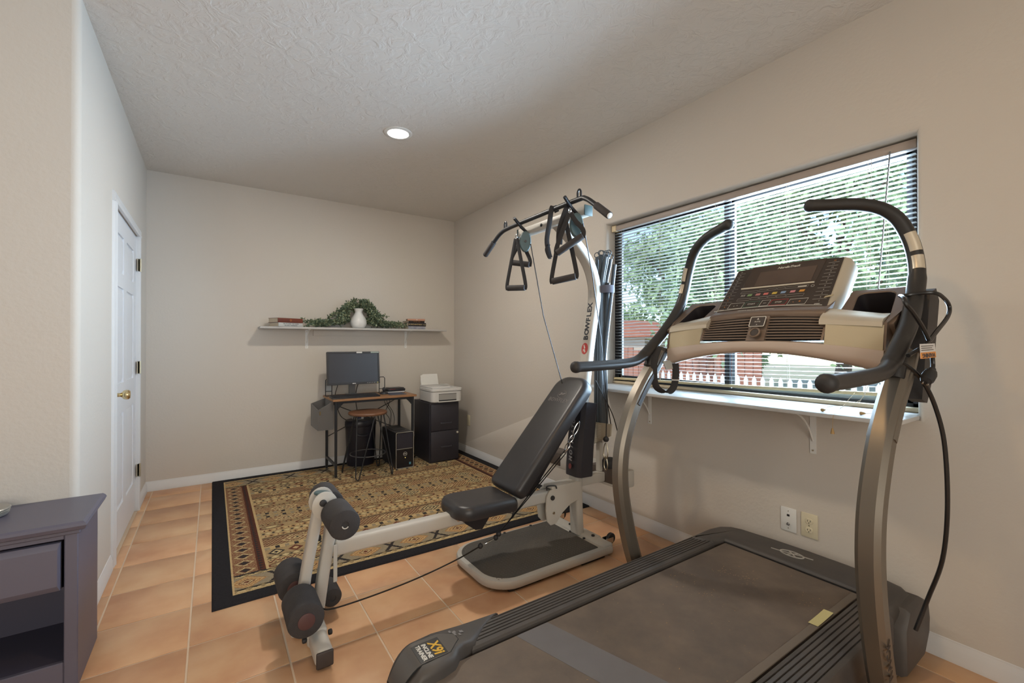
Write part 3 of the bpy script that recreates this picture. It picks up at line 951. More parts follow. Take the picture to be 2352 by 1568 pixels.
def rug():
    nx, ny = 500, 484
    C = rug_pattern(nx, ny, RX1 - RX0, RY1 - RY0)
    xs = np.linspace(RX0, RX1, nx + 1); ysv = np.linspace(RY0, RY1, ny + 1)
    Xg, Yg = np.meshgrid(xs, ysv)
    r_ = np.random.RandomState(5)
    Zg = 0.0085 + r_.rand(ny + 1, nx + 1) * 0.0012
    Zg[0, :] = Zg[-1, :] = 0.0006; Zg[:, 0] = Zg[:, -1] = 0.0006
    Yg = Yg + 0.004 * np.sin(Xg * 4.1) * (Yg < RY0 + 0.2)
    v = np.stack([Xg - RX0, Yg - RY0, Zg], -1).reshape(-1, 3)
    idx = np.arange((nx + 1) * (ny + 1)).reshape(ny + 1, nx + 1)
    f = np.stack([idx[:-1, :-1], idx[:-1, 1:], idx[1:, 1:], idx[1:, :-1]], -1).reshape(-1, 4)
    me = bpy.data.meshes.new('rug')
    me.vertices.add(len(v)); me.vertices.foreach_set('co', v.ravel())
    me.loops.add(f.size); me.loops.foreach_set('vertex_index', f.ravel().astype(np.int32))
    me.polygons.add(len(f)); me.polygons.foreach_set('loop_start', np.arange(0, f.size, 4, dtype=np.int32))
    me.update(calc_edges=True)
    at = me.attributes.new('print', 'FLOAT_COLOR', 'FACE')
    c4 = np.ones((len(f), 4)); c4[:, :3] = C.reshape(-1, 3)
    at.data.foreach_set('color', c4.ravel())
    m = mk('rug_weave', (0.3, 0.2, 0.1), 0.95, spec=0.1)
    n = m.node_tree.nodes
    a = n.new('ShaderNodeAttribute'); a.attribute_name = 'print'
    m.node_tree.links.new(a.outputs['Color'], n['Principled BSDF'].inputs['Base Color'])
    me.materials.append(m)
    o = bpy.data.objects.new('area_rug', me); o.location = (RX0, RY0, 0); COL.objects.link(o)
    o['label'] = 'woven kilim style rug with charcoal border and rows of tan and rust diamonds'; o['category'] = 'rug'
rug()
RZ = 0.0097                                           # top of the rug

# ================================================================ wall shelf and what stands on it
SZ = 1.388
ws = thing('wall_shelf', 'long grey white shelf board on two brackets on the back wall', 'shelf', (1.27, YB, SZ))
M_shelf = mk('shelf_paint', (0.50, 0.49, 0.475), 0.5, var=(5, (0.44, 0.43, 0.42), 0.2))
part('board', MB().rbox(0.353, YB - 0.2, SZ - 0.020, 2.194, YB - 0.001, SZ, 0.004, 2), M_shelf, ws)
for x in (0.77, 1.782):
    bracket(x, SZ - 0.020, 0.17, 0.185, M_white, ws, 'y')
part('cleat', MB().box(0.83, YB - 0.018, SZ - 0.078, 1.60, YB, SZ - 0.0205), M_wall, ws)

def book(cx, cy, z, L, D, T_, rot, cov, label, pages=(0.56, 0.48, 0.36), title=None, tcol=None, cat_group=None, tsize=0.6, sx=1.0):
    """book lying flat; spine faces the viewer's side; L along the spine, D depth, T_ thickness."""
    t = thing('book', label, 'book', (cx, cy, z), rot, cat_group)
    M = ROOTM[t.name]
    def tx(m_):
        m_.v = [tuple(M @ Vector(p)) for p in m_.v]; return m_
    c = 0.0025
    m_ = MB().box(-L / 2, -D / 2, 0, L / 2, D / 2, c).box(-L / 2, -D / 2, T_ - c, L / 2, D / 2, T_)
    m_.add([(-L / 2, -D / 2, 0.0), (L / 2, -D / 2, 0.0), (L / 2, -D / 2 - 0.004, T_ * 0.25), (-L / 2, -D / 2 - 0.004, T_ * 0.25), (-L / 2, -D / 2 - 0.004, T_ * 0.75), (L / 2, -D / 2 - 0.004, T_ * 0.75), (L / 2, -D / 2, T_), (-L / 2, -D / 2, T_),
            (-L / 2, -D / 2 + c, c), (L / 2, -D / 2 + c, c), (L / 2, -D / 2 + c, T_ - c), (-L / 2, -D / 2 + c, T_ - c)],
           [(0, 1, 2, 3), (3, 2, 5, 4), (4, 5, 6, 7), (8, 9, 10, 11), (0, 3, 4, 7), (1, 2, 5, 6)])
    part('cover', tx(m_), cov, t)
    part('pages', tx(MB().box(-L / 2 + 0.004, -D / 2 + 0.003, c, L / 2 - 0.004, D / 2 - 0.004, T_ - c)), mk('pages%.2f' % pages[0], pages, 0.9), t)
    if title:
        n_ = len(title)
        for i, ln in enumerate(title):
            zz = T_ * (0.5 + (n_ / 2 - i - 0.5) * 0.42 / (1 if n_ > 1 else 1))
            text(ln, T_ * tsize, M @ Matrix(((1, 0, 0, 0), (0, 0, -1, -D / 2 - 0.0047), (0, 1, 0, zz), (0, 0, 0, 1))), tcol or M_print, t, sx=sx)
    return t
G1, G2 = 'books lying at the end of the shelf with the white spine', None
M_bk1 = mk('book_dark_red', (0.10, 0.028, 0.022), 0.5, var=(14, (0.20, 0.045, 0.02), 0.3))
M_bk2 = mk('book_grey_white', (0.52, 0.54, 0.54), 0.5)
M_orange = mk('orange_print', (0.62, 0.24, 0.05), 0.5)
M_ink = mk('dark_ink', (0.03, 0.035, 0.05), 0.5)
rb_ = R(24)
book(0.575, 4.672, SZ + 0.0005, 0.235, 0.155, 0.036, rb_, M_bk2, 'white spined book with two lines of dark lettering, under the dark red book', title=['TRUTH AND THE GUIDE', 'KILLING CAMPAIGN'], tcol=M_ink, tsize=0.42, sx=0.92)
book(0.572, 4.670, SZ + 0.037, 0.243, 0.158, 0.042, rb_, M_bk1, 'dark red book with an orange title lying on the white spined book', title=['O'], tcol=M_orange, tsize=0.6)
bz = SZ + 0.0005
M_bk3 = mk('book_slate', (0.16, 0.17, 0.23), 0.5, var=(28, (0.42, 0.42, 0.45), 0.35))
M_bk4 = mk('book_black', (0.016, 0.015, 0.018), 0.5)
M_bk5 = mk('book_black_warm', (0.028, 0.020, 0.018), 0.5)
M_bk6 = mk('book_tan', (0.46, 0.24, 0.16), 0.6)
M_gold = mk('gold_print', (0.62, 0.46, 0.20), 0.5)
book(1.842, 4.655, bz, 0.198, 0.13, 0.030, R(2), M_bk3, 'slate blue and grey book at the bottom of the four book pile'); bz += 0.031
book(1.845, 4.655, bz, 0.205, 0.135, 0.037, R(2), M_bk4, 'thick black book with gold N and cream title, second from the bottom', title=['N ENCHANTMENT  I oo'], tcol=M_gold, tsize=0.55, sx=0.92); bz += 0.038
book(1.838, 4.658, bz, 0.185, 0.13, 0.019, R(4), M_bk5, 'thin black book with an orange title, third up in the pile', title=['THE · SUN · CHAIR'], tcol=M_orange, tsize=0.5); bz += 0.020
book(1.852, 4.656, bz, 0.188, 0.13, 0.022, R(-12), M_bk6, 'tan pink paperback with a white badge on top of the pile', pages=(0.50, 0.40, 0.28), title=['   ●'], tcol=M_print, tsize=0.6)

# white pitcher vase
vx, vy = 1.240, 4.655
vs_ = thing('pitcher_vase', 'white ceramic pitcher vase standing among the greenery on the wall shelf', 'vase', (vx, vy, SZ))
M_ceramic = mk('white_ceramic', (0.70, 0.70, 0.69), 0.3, coat=0.3)
vp = [(0.0, 0.0015), (0.052, 0.0), (0.060, 0.004), (0.076, 0.030), (0.081, 0.055), (0.078, 0.080), (0.066, 0.108), (0.050, 0.132), (0.040, 0.150), (0.037, 0.163), (0.040, 0.178), (0.048, 0.194), (0.0505, 0.200), (0.048, 0.200), (0.043, 0.190), (0.034, 0.163), (0.03, 0.12)]
part('body', MB().lathe((vx, vy, SZ), vp, 36), M_ceramic, vs_)
part('handle', MB().tube(cr([(vx + 0.03, vy + 0.045, SZ + 0.165), (vx + 0.055, vy + 0.075, SZ + 0.16), (vx + 0.06, vy + 0.085, SZ + 0.12), (vx + 0.045, vy + 0.06, SZ + 0.09)], 5), 0.007, 8), M_ceramic, vs_)

# greenery: trailing stems with small round leaves
gr = thing('greenery_garland', 'trailing artificial eucalyptus garland spread along the wall shelf behind the pitcher', 'greenery', (1.22, 4.70, SZ))
def garland():
    lv, lv2, st_ = MB(), MB(), MB()
    r_ = random.Random(21)
    stems = []
    for i in range(52):                       # arching sprays over the pitcher
        side = -1 if i % 2 else 1
        a = r_.uniform(0.05, 0.23)
        pk_ = (1.24 + side * a * 0.75 + r_.uniform(-0.03, 0.03), r_.uniform(4.60, 4.73), SZ + 0.30 - 0.55 * a + r_.uniform(-0.06, 0.03))
        en = (pk_[0] + side * r_.uniform(0.05, 0.15), pk_[1] - r_.uniform(-0.02, 0.05), SZ + r_.uniform(0.02, 0.14))
        stems.append([(1.24 + side * 0.03, 4.68, SZ + 0.14), (1.24 + side * a * 0.35, 4.68, SZ + 0.22), pk_, en])
    for i in range(38):                       # low trails to both sides
        side = -1 if i % 2 else 1
        ln = r_.uniform(0.25, 0.50) if side < 0 else r_.uniform(0.2, 0.50)
        stems.append([(1.24 + side * 0.05, r_.uniform(4.66, 4.74), SZ + 0.10), (1.24 + side * (0.05 + ln * 0.4), r_.uniform(4.61, 4.73), SZ + 0.06), (1.24 + side * (0.05 + ln * 0.75), r_.uniform(4.60, 4.72), SZ + 0.035 + r_.uniform(0, 0.03)), (1.24 + side * (0.05 + ln), r_.uniform(4.6, 4.7), SZ + r_.uniform(0.015, 0.07))])
    for s_ in stems:
        c = cr(s_, 9)
        c = [Vector((p.x, min(p.y, YB - 0.012), max(p.z, SZ + 0.006))) for p in c]
        st_.tube(c, 0.0012, 4)
        for p in c[2:]:
            for k in range(4):
                d = Vector((r_.gauss(0, 1), r_.gauss(0, 0.8), r_.gauss(0.1, 0.9))).normalized()
                q = p + d * r_.uniform(0.006, 0.026)
                if q.z < SZ + 0.006 or q.y > YB - 0.008:
                    continue
                if (q.x - vx) ** 2 + (q.y - vy) ** 2 < 0.0075 and q.z < SZ + 0.2:
                    continue
                w = d.cross(Vector((r_.gauss(0, 1), r_.gauss(0, 1), r_.gauss(0, 1)))).normalized()
                u = w.cross(d).normalized()
                L = r_.uniform(0.008, 0.0135); B = L * 0.7
                tgt = lv if r_.random() < 0.62 else lv2
                tgt.add([q - d * L, q - w * B - d * L * .2, q - w * B * .8 + d * L * .5, q + d * L, q + w * B * .8 + d * L * .5, q + w * B - d * L * .2, q + u * B * .25],
                        [(0, 1, 6), (1, 2, 6), (2, 3, 6), (3, 4, 6), (4, 5, 6), (5, 0, 6)])
    return lv, lv2, st_
l1, l2, l3 = garland()
part('stems', l3, mk('stem_green', (0.10, 0.12, 0.05), 0.7), gr, kind='stuff')
part('leaves', l1, mk('leaf_dark', (0.115, 0.165, 0.105), 0.6, var=(30, (0.075, 0.115, 0.075), 0.3)), gr, kind='stuff')
part('leaves', l2, mk('leaf_pale', (0.21, 0.27, 0.17), 0.6, var=(30, (0.28, 0.30, 0.17), 0.3)), gr, kind='stuff')

# ================================================================ desk corner
M_wood = mk('rustic_wood', (0.36, 0.19, 0.085), 0.5, var=(12, (0.24, 0.12, 0.055), 0.3))
dk = thing('computer_desk', 'small rustic wood topped desk with black metal legs by the back wall', 'desk', (1.30, 4.46, RZ))
DX0, DX1, DYf, DYb, DT = 0.925, 1.680, 4.255, 4.665, 0.722
lg = 0.022
for x in (DX0, DX1 - lg):
    for y in (DYf, DYb - lg):
        part('leg', MB().rbox(x, y, RZ, x + lg, y + lg, DT - 0.02, 0.002, 1), M_darkmetal, dk)
    part('side_rail', MB().rbox(x + 0.002, DYf + lg, RZ + 0.095, x + lg - 0.002, DYb - lg, RZ + 0.12, 0.002, 1).rbox(x + 0.002, DYf + lg, DT - 0.045, x + lg - 0.002, DYb - lg, DT - 0.021, 0.002, 1), M_darkmetal, dk)
part('apron', MB().rbox(DX0 + lg, DYf + 0.002, DT - 0.042, DX1 - lg, DYf + lg - 0.002, DT - 0.021, 0.002, 1).rbox(DX0 + lg, DYb - lg + 0.002, DT - 0.042, DX1 - lg, DYb - 0.002, DT - 0.021, 0.002, 1), M_darkmetal, dk)
for x, s_ in ((DX0 + lg, 1), (DX1 - lg, -1)):
    part('gusset', MB().prism([(x, DYf + 0.006, DT - 0.02), (x + s_ * 0.055, DYf + 0.006, DT - 0.042), (x + s_ * 0.035, DYf + 0.006, DT - 0.06), (x, DYf + 0.006, DT - 0.10)], (0, 0.008, 0)), M_darkmetal, dk)
part('cross_brace', MB().tube([(DX0 + lg, DYb - 0.012, DT - 0.07), (DX1 - lg, DYb - 0.012, 0.32)], 0.004, 6).tube([(DX1 - lg, DYb - 0.018, DT - 0.07), (DX0 + lg, DYb - 0.018, 0.32)], 0.004, 6), M_darkmetal, dk)
tp = MB().rbox(DX0 - 0.02, DYf - 0.018, DT - 0.020, DX1 + 0.022, DYb + 0.015, DT, 0.0025, 1)
part('desktop', tp, M_wood, dk)
# grey fabric pocket on the left side
bk = thing('storage_pocket', 'grey fabric storage pocket hanging on the side of the desk', 'pocket', (0.84, 4.43, 0.44))
M_felt = mk('grey_felt', (0.12, 0.113, 0.108), 0.95, bump=(300, 0.4, 0.001), sheen=0.2)
bp_ = MB()
pb0, pb1 = 0.787, DX0 - 0.003
def pocket(ins):
    f0, b0 = DYf + 0.04 + ins, DYb - 0.03 - ins
    return [(pb0 + ins, f0), (pb1 - ins, f0), (pb1 - ins, b0), (pb0 + ins, b0)]
o_, i_ = pocket(0), pocket(0.006)
zt_o = [0.630, 0.700, 0.700, 0.655]
zb_ = 0.445
vsx = [(x, y, zb_) for x, y in o_] + [(x, y, zt_o[k]) for k, (x, y) in enumerate(o_)] + [(x, y, zt_o[k]) for k, (x, y) in enumerate(i_)] + [(x, y, zb_ + 0.008) for x, y in i_]
fs_ = [(0, 3, 2, 1)]
for i in range(4):
    j = (i + 1) % 4
    fs_ += [(i, j, 4 + j, 4 + i), (4 + i, 4 + j, 8 + j, 8 + i), (8 + i, 8 + j, 12 + j, 12 + i)]
fs_.append((12, 13, 14, 15))
bp_.add(vsx, fs_)
part('pocket', bp_, M_felt, bk)
part('tag', MB().box(0.802, DYf + 0.0375, 0.585, 0.811, DYf + 0.0398, 0.617), M_brass, bk)

# monitor
mo = thing('computer_monitor', 'black flat screen monitor switched off on the desk', 'monitor', (1.15, 4.50, DT))
MM = axes((1.153, 4.485, 0.992), (1, 0.012, 0), (0, 0.10, 1))
hw, hh = 0.250, 0.160
mm = MB()
ob = rrect(-hw, -hh, hw, hh, 0.006, 3)
mm.pad(ob, MM, [(0.004, -0.045), (0.0, -0.030), (0.0, -0.001), (0.003, 0.001)])
mon = part('housing', mm, M_black, mo)
bz_ = MB()
for a, b, c, d in ((-hw, -hw + 0.017, -hh, hh), (hw - 0.017, hw, -hh, hh), (-hw + 0.017, hw - 0.017, -hh, -hh + 0.020), (-hw + 0.017, hw - 0.017, hh - 0.017, hh)):
    bz_.rbox(a, c, 0.0005, b, d, 0.006, 0.0015, 1, M=MM)
part('bezel', bz_, mk('bezel_black', (0.03, 0.03, 0.033), 0.45), mo)
part('screen', MB().box(-hw + 0.017, -hh + 0.02, 0.001, hw - 0.017, hh - 0.017, 0.0025, M=MM), mk('screen_glass', (0.042, 0.042, 0.05), 0.35), mo)
part('stand', MB().rbox(1.10, 4.535, DT + 0.001, 1.21, 4.62, DT + 0.012, 0.004, 2).rbox(1.125, 4.56, DT + 0.01, 1.185, 4.59, 1.02, 0.004, 2), mk('stand_grey', (0.16, 0.165, 0.17), 0.35), mo)
for a, b, m_ in ((0.025, 0.080, M_white), (0.165, 0.245, mk('pale_green_label', (0.36, 0.42, 0.38), 0.6)), (-0.02, 0.012, M_white)):
    z_ = (hh - 0.015, hh - 0.002) if a != -0.02 else (-hh + 0.005, -hh + 0.013)
    part('sticker', MB().box(a, z_[0], 0.0062, b, z_[1], 0.0068, M=MM), m_, mo)
for i in range(7):
    part('button', MB().cyl(MM @ Vector((0.125 + i * 0.017, -hh + 0.010, 0.005)), MM @ Vector((0.125 + i * 0.017, -hh + 0.010, 0.0075)), 0.0028, 8), M_white if i < 6 else mk('power_led', (0.8, 0.7, 0.2), 0.4, emit=((1, 0.8, 0.2), 1.5)), mo)
kb_ = thing('keyboard', 'black computer keyboard lying on the desk below the monitor', 'keyboard', (1.12, 4.36, DT))
MK = axes((1.125, 4.335, DT + 0.004), (1, 0.04, 0), (0, 1, 0.09))
part('tray', MB().rbox(-0.22, -0.07, -0.004, 0.22, 0.07, 0.014, 0.004, 2, M=MK), M_black, kb_)
kk = MB()
for r_ in range(5):
    for c_ in range(21):
        if r_ == 0 and 4 <= c_ <= 9:
            continue
        x = -0.21 + c_ * 0.02
        kk.box(x + 0.001, -0.058 + r_ * 0.024, 0.013, x + 0.0185, -0.038 + r_ * 0.024, 0.018, M=MK)
kk.box(-0.13, -0.058, 0.013, -0.012, -0.038, 0.018, M=MK)
part('keys', kk, mk('key_black', (0.028, 0.028, 0.032), 0.5), kb_)
# wire bookends, webcam dome, notebooks
def bookend(x, y, label, h=0.165, w=0.058):
    t = thing('wire_bookend', label, 'bookend', (x, y, DT))
    p = [(x - w / 2, y, DT + 0.004), (x - w / 2, y, DT + h - 0.012), (x - w / 2 + 0.012, y, DT + h), (x + w / 2 - 0.012, y, DT + h), (x + w / 2, y, DT + h - 0.012), (x + w / 2, y, DT + 0.004)]
    part('frame', MB().tube(p, 0.004, 8).tube([(x - w / 2, y, DT + 0.045), (x + w / 2, y, DT + 0.045)], 0.003, 6), M_darkmetal, t)
    part('base', MB().rbox(x - w / 2 - 0.006, y - 0.05, DT + 0.0005, x + w / 2 + 0.006, y + 0.03, DT + 0.003, 0.001, 1), M_darkmetal, t)
bookend(1.452, 4.56, 'black wire bookend standing between the monitor and the notebooks')
bookend(0.938, 4.58, 'black wire bookend half hidden behind the monitor, holding a note pad')
solo('note_pad', MB().box(0.915, 4.585, DT + 0.04, 0.962, 4.592, DT + 0.14), mk('note_paper', (0.42, 0.44, 0.45), 0.8), 'grey white note pad held in the bookend behind the monitor', 'notepad')
sp = thing('desk_microphone', 'small black round desk microphone in front of the bookend', 'microphone', (1.435, 4.45, DT))
part('base', MB().lathe((1.435, 4.44, DT + 0.001), [(0.042, 0), (0.042, 0.008), (0.036, 0.018), (0.022, 0.026), (0, 0.028)], 24), M_black, sp)
part('head', MB().lathe((1.435, 4.44, DT + 0.026), [(0.008, 0), (0.016, 0.012), (0.018, 0.026), (0.013, 0.040), (0, 0.045)], 18), M_black, sp)
solo('desk_mat', MB().rbox(1.46, 4.30, DT + 0.0005, 1.62, 4.47, DT + 0.004, 0.001, 1, M=None), mk('blue_mat', (0.06, 0.075, 0.12), 0.6), 'thin slate blue pad on the desk under the microphone', 'pad')
nb = thing('notebook', 'white paged notebook lying on the desk under the black folder', 'notebook', (1.58, 4.50, DT))
part('pages', MB().box(1.49, 4.485, DT + 0.005, 1.665, 4.605, DT + 0.017), M_white, nb)
part('cover', MB().box(1.485, 4.48, DT + 0.0175, 1.67, 4.61, DT + 0.020).box(1.485, 4.48, DT + 0.001, 1.67, 4.61, DT + 0.0045), M_black, nb)
fo = thing('folder', 'black zipped folder with a red edge on top of the notebook', 'folder', (1.58, 4.53, DT + 0.02))
MF = Matrix.Translation((1.575, 4.545, DT + 0.021)) @ Matrix.Rotation(R(9), 4, 'Z')
part('body', MB().rbox(-0.10, -0.07, 0.0, 0.095, 0.06, 0.022, 0.006, 2, M=MF), M_black, fo)
part('flap', MB().rbox(-0.07, -0.06, 0.022, 0.085, 0.05, 0.031, 0.003, 2, M=MF), mk('folder_top', (0.035, 0.032, 0.033), 0.4), fo)
part('edge', MB().box(-0.085, -0.0725, 0.017, -0.02, -0.0695, 0.021, M=MF), mk('dark_red', (0.22, 0.03, 0.03), 0.5), fo)
# cables behind the desk
cb_ = MB()
cb_.tube(cr([(1.03, 4.53, 0.90), (1.02, 4.60, 0.80), (1.025, 4.69, 0.70), (1.08, 4.72, 0.50), (1.2, 4.72, 0.42)], 6), 0.0035, 6)
solo('monitor_cable', cb_, M_cable, 'black monitor cable dropping behind the desk, nearer the fabric pocket', 'cable', 'cables behind the desk')
cb_ = MB().tube(cr([(1.23, 4.53, 0.89), (1.215, 4.62, 0.78), (1.225, 4.70, 0.66), (1.25, 4.72, 0.50), (1.26, 4.725, 0.44)], 6), 0.0035, 6)
solo('monitor_cable', cb_, M_cable, 'black monitor cable dropping behind the middle of the desk', 'cable', 'cables behind the desk')
for k, (a, b) in enumerate(((1.52, 1.60), (1.545, 1.64), (1.57, 1.585))):
    cb_ = MB().tube(cr([(a, 4.70, 0.70), (a + 0.015, 4.72, 0.6), (b - 0.02 * k, 4.725, 0.50), (b, 4.715, 0.42), (b - 0.02, 4.68, 0.36)], 6), 0.0026, 6)
    solo('computer_cable', cb_, M_cable, ('thin black cable looping from the desk to the tower, nearest the stool', 'thin black cable that swings widest behind the computer tower', 'thin black cable hanging nearest the right rear desk leg')[k], 'cable', 'cables behind the computer tower')

# stool
so = thing('stool', 'low stool with round walnut seat and four black hairpin legs, in front of the desk', 'stool', (1.207, 4.215, RZ))
SH = 0.600
part('seat', MB().lathe((1.207, 4.205, SH - 0.032), [(0.150, 0.004), (0.168, 0.006), (0.174, 0.012), (0.175, 0.022), (0.170, 0.030), (0.155, 0.033), (0.05, 0.030), (0, 0.030)], 40), mk('walnut', (0.14, 0.065, 0.034), 0.42, var=(9, (0.20, 0.095, 0.05), 0.3)), so)
fz = RZ + 0.0065
for (fx, fy), (p, q) in (((1.020, 4.375), ((1.075, 4.17), (1.13, 4.30))), ((1.071, 4.040), ((1.09, 4.13), (1.23, 4.06))), ((1.392, 4.066), ((1.26, 4.07), (1.345, 4.17))), ((1.368, 4.415), ((1.28, 4.345), (1.345, 4.24)))):
    d = Vector((q[0] - p[0], q[1] - p[1], 0)).normalized() * 0.017
    f0 = Vector((fx, fy, fz))
    pts = [Vector((p[0], p[1], SH - 0.033)), f0 - d + Vector((0, 0, 0.03)), f0 - d * 0.7 + Vector((0, 0, 0.008)), f0, f0 + d * 0.7 + Vector((0, 0, 0.008)), f0 + d + Vector((0, 0, 0.03)), Vector((q[0], q[1], SH - 0.033))]
    part('leg', MB().tube(pts, 0.0055, 8), M_darkmetal, so)
ring = [(1.212 + 0.158 * math.cos(R(10 * i)), 4.218 + 0.158 * math.sin(R(10 * i)), 0.205) for i in range(36)]
part('foot_ring', MB().tube(ring, 0.0048, 8, closed=True), mk('worn_ring', (0.10, 0.10, 0.105), 0.35, metal=0.6), so)

# bin
bi = thing('trash_bin', 'tall black plastic bin with a grip recess behind the stool', 'bin', (1.25, 4.62, RZ))
def ell(k, z, cut=0.0):
    return [(1.255 + 0.152 * k * math.cos(R(10 * i)), 4.62 + 0.118 * k * math.sin(R(10 * i)), z) for i in range(36)]
def rings(levels):
    m_ = MB(); vs2 = []
    for k, z in levels:
        vs2 += ell(k, z)
    fs2 = [(i * 36 + j, i * 36 + (j + 1) % 36, (i + 1) * 36 + (j + 1) % 36, (i + 1) * 36 + j) for i in range(len(levels) - 1) for j in range(36)]
    fs2.append(tuple(range(35, -1, -1))); fs2.append(tuple((len(levels) - 1) * 36 + j for j in range(36)))
    return m_.add(vs2, fs2)
M_bin = mk('bin_black', (0.016, 0.016, 0.026), 0.35)
part('body', rings([(0.86, RZ + 0.001), (0.90, RZ + 0.02), (0.985, 0.40)]), M_bin, bi)
part('lid', rings([(1.0, 0.402), (1.02, 0.41), (1.0, 0.448), (0.95, 0.462), (0.4, 0.466)]), M_bin, bi)
part('grip', MB().sweep(cr([(1.185, 4.5065, 0.33), (1.22, 4.4985, 0.315), (1.255, 4.496, 0.312), (1.29, 4.4985, 0.315), (1.325, 4.5065, 0.33)], 4), rrect(-0.007, -0.012, 0.007, 0.012, 0.005, 3)), M_bin, bi)
pk2 = thing('packet', 'small white carton standing on the lid of the black bin', 'carton', (1.22, 4.62, 0.467))
part('carton', MB().rbox(1.175, 4.585, 0.467, 1.275, 4.655, 0.532, 0.002, 1), M_white, pk2)
part('label_panel', MB().box(1.205, 4.5838, 0.472, 1.25, 4.5848, 0.526), mk('navy', (0.05, 0.06, 0.12), 0.5), pk2)

# computer tower
pc = thing('computer_tower', 'black desktop computer tower with a silver front rim under the desk', 'computer', (1.57, 4.42, RZ))
PX0, PX1, PY0, PY1, PZ = 1.480, 1.657, 4.212, 4.640, 0.362
part('case', MB().rbox(PX0 + 0.002, PY0 + 0.02, RZ + 0.006, PX1 - 0.002, PY1, PZ - 0.002, 0.003, 1), M_black, pc)
part('foot', MB().box(PX0 + 0.01, PY0 + 0.05, RZ, PX1 - 0.01, PY0 + 0.08, RZ + 0.006).box(PX0 + 0.01, PY1 - 0.08, RZ, PX1 - 0.01, PY1 - 0.05, RZ + 0.006), M_rubber, pc)
MP = axes((0, PY0, 0), (1, 0, 0), (0, 0, 1))
fr_o = rrect(PX0, RZ + 0.004, PX1, PZ, 0.014, 4)
rim = [MP @ Vector((x, z, 0.004)) for x, z in fr_o]
part('front_rim', MB().tube(rim, 0.0035, 6, closed=True), mk('silver_rim', (0.55, 0.55, 0.53), 0.3, metal=0.7), pc)
part('front_panel', MB().pad(rrect(PX0 + 0.002, RZ + 0.006, PX1 - 0.002, PZ - 0.002, 0.012, 4), MP, [(0, -0.022), (0, -0.002), (0.004, 0.001)]), mk('gloss_black', (0.012, 0.012, 0.016), 0.18), pc)
part('drive_door', MB().pad(rrect(PX0 + 0.010, 0.205, PX1 - 0.010, PZ - 0.010, 0.006, 3), MP, [(0, 0.0), (0, 0.003), (0.002, 0.0045)]), mk('drive_black', (0.03, 0.03, 0.042), 0.25), pc)
part('trim_line', MB().box(PX0 + 0.008, 0.199, 0.0012, PX1 - 0.012, 0.2035, 0.006, M=MP), mk('silver_rim', (0.55, 0.55, 0.53), 0.3), pc)
lgx, lgz = PX0 + 0.092, 0.150
part('logo_ring', MB().tube([MP @ Vector((lgx + 0.018 * math.cos(R(15 * i)), lgz + 0.018 * math.sin(R(15 * i)), 0.002)) for i in range(24)], 0.0014, 5, closed=True), M_print, pc)
text('DELL', 0.0135, MP @ Matrix.Translation((lgx, lgz, 0.0015)), M_print, pc, bold=0.0002)
part('power_light', MB().cyl(MP @ Vector((lgx, 0.113, 0.0)), MP @ Vector((lgx, 0.113, 0.003)), 0.003, 10), mk('amber_led', (0.9, 0.7, 0.2), 0.4, emit=((1.0, 0.75, 0.2), 2.0)), pc)
part('sticker', MB().box(PX1 - 0.045, 0.042, 0.001, PX1 - 0.026, 0.064, 0.0018, M=MP), mk('blue_sticker', (0.10, 0.28, 0.38), 0.4), pc)
part('top_tray', MB().rbox(PX0 + 0.03, PY0 + 0.15, PZ - 0.003, PX1 - 0.03, PY0 + 0.33, PZ + 0.002, 0.001, 1), mk('tray_black', (0.03, 0.03, 0.032), 0.5), pc)

# filing cabinet
fc = thing('filing_cabinet', 'black two-drawer metal filing cabinet in the corner under the printer', 'cabinet', (2.01, 4.42, RZ))
FX0, FX1, FY0, FY1, FZ = 1.838, 2.170, 4.222, 4.650, 0.622
M_file = mk('file_black', (0.026, 0.024, 0.032), 0.45, bump=(500, 0.1, 0.0004))
part('body', MB().rbox(FX0, FY0 + 0.012, RZ, FX1, FY1, FZ, 0.003, 1), M_file, fc)
for z0, z1 in ((0.335, FZ - 0.018), (RZ + 0.012, 0.328)):
    dr = part('drawer', MB().rbox(FX0 + 0.010, FY0 - 0.004, z0, FX1 - 0.008, FY0 + 0.0125, z1, 0.003, 2), M_file, fc)
    zc_ = z0 + (0.075 if z0 > 0.3 else 0.145)
    part('pull', MB().sweep(cr([(1.955, FY0 - 0.003, zc_), (1.963, FY0 - 0.014, zc_), (1.985, FY0 - 0.018, zc_), (2.045, FY0 - 0.018, zc_), (2.067, FY0 - 0.014, zc_), (2.075, FY0 - 0.003, zc_)], 3), rrect(-0.003, -0.006, 0.003, 0.006, 0.002, 2)), mk('pull_black', (0.05, 0.05, 0.06), 0.3), dr)
part('lock', MB().cyl((FX1 - 0.026, FY0 - 0.012, 0.300), (FX1 - 0.026, FY0 - 0.003, 0.300), 0.011, 16, ch=0.002), mk('lock_pale', (0.55, 0.55, 0.45), 0.35), fc)

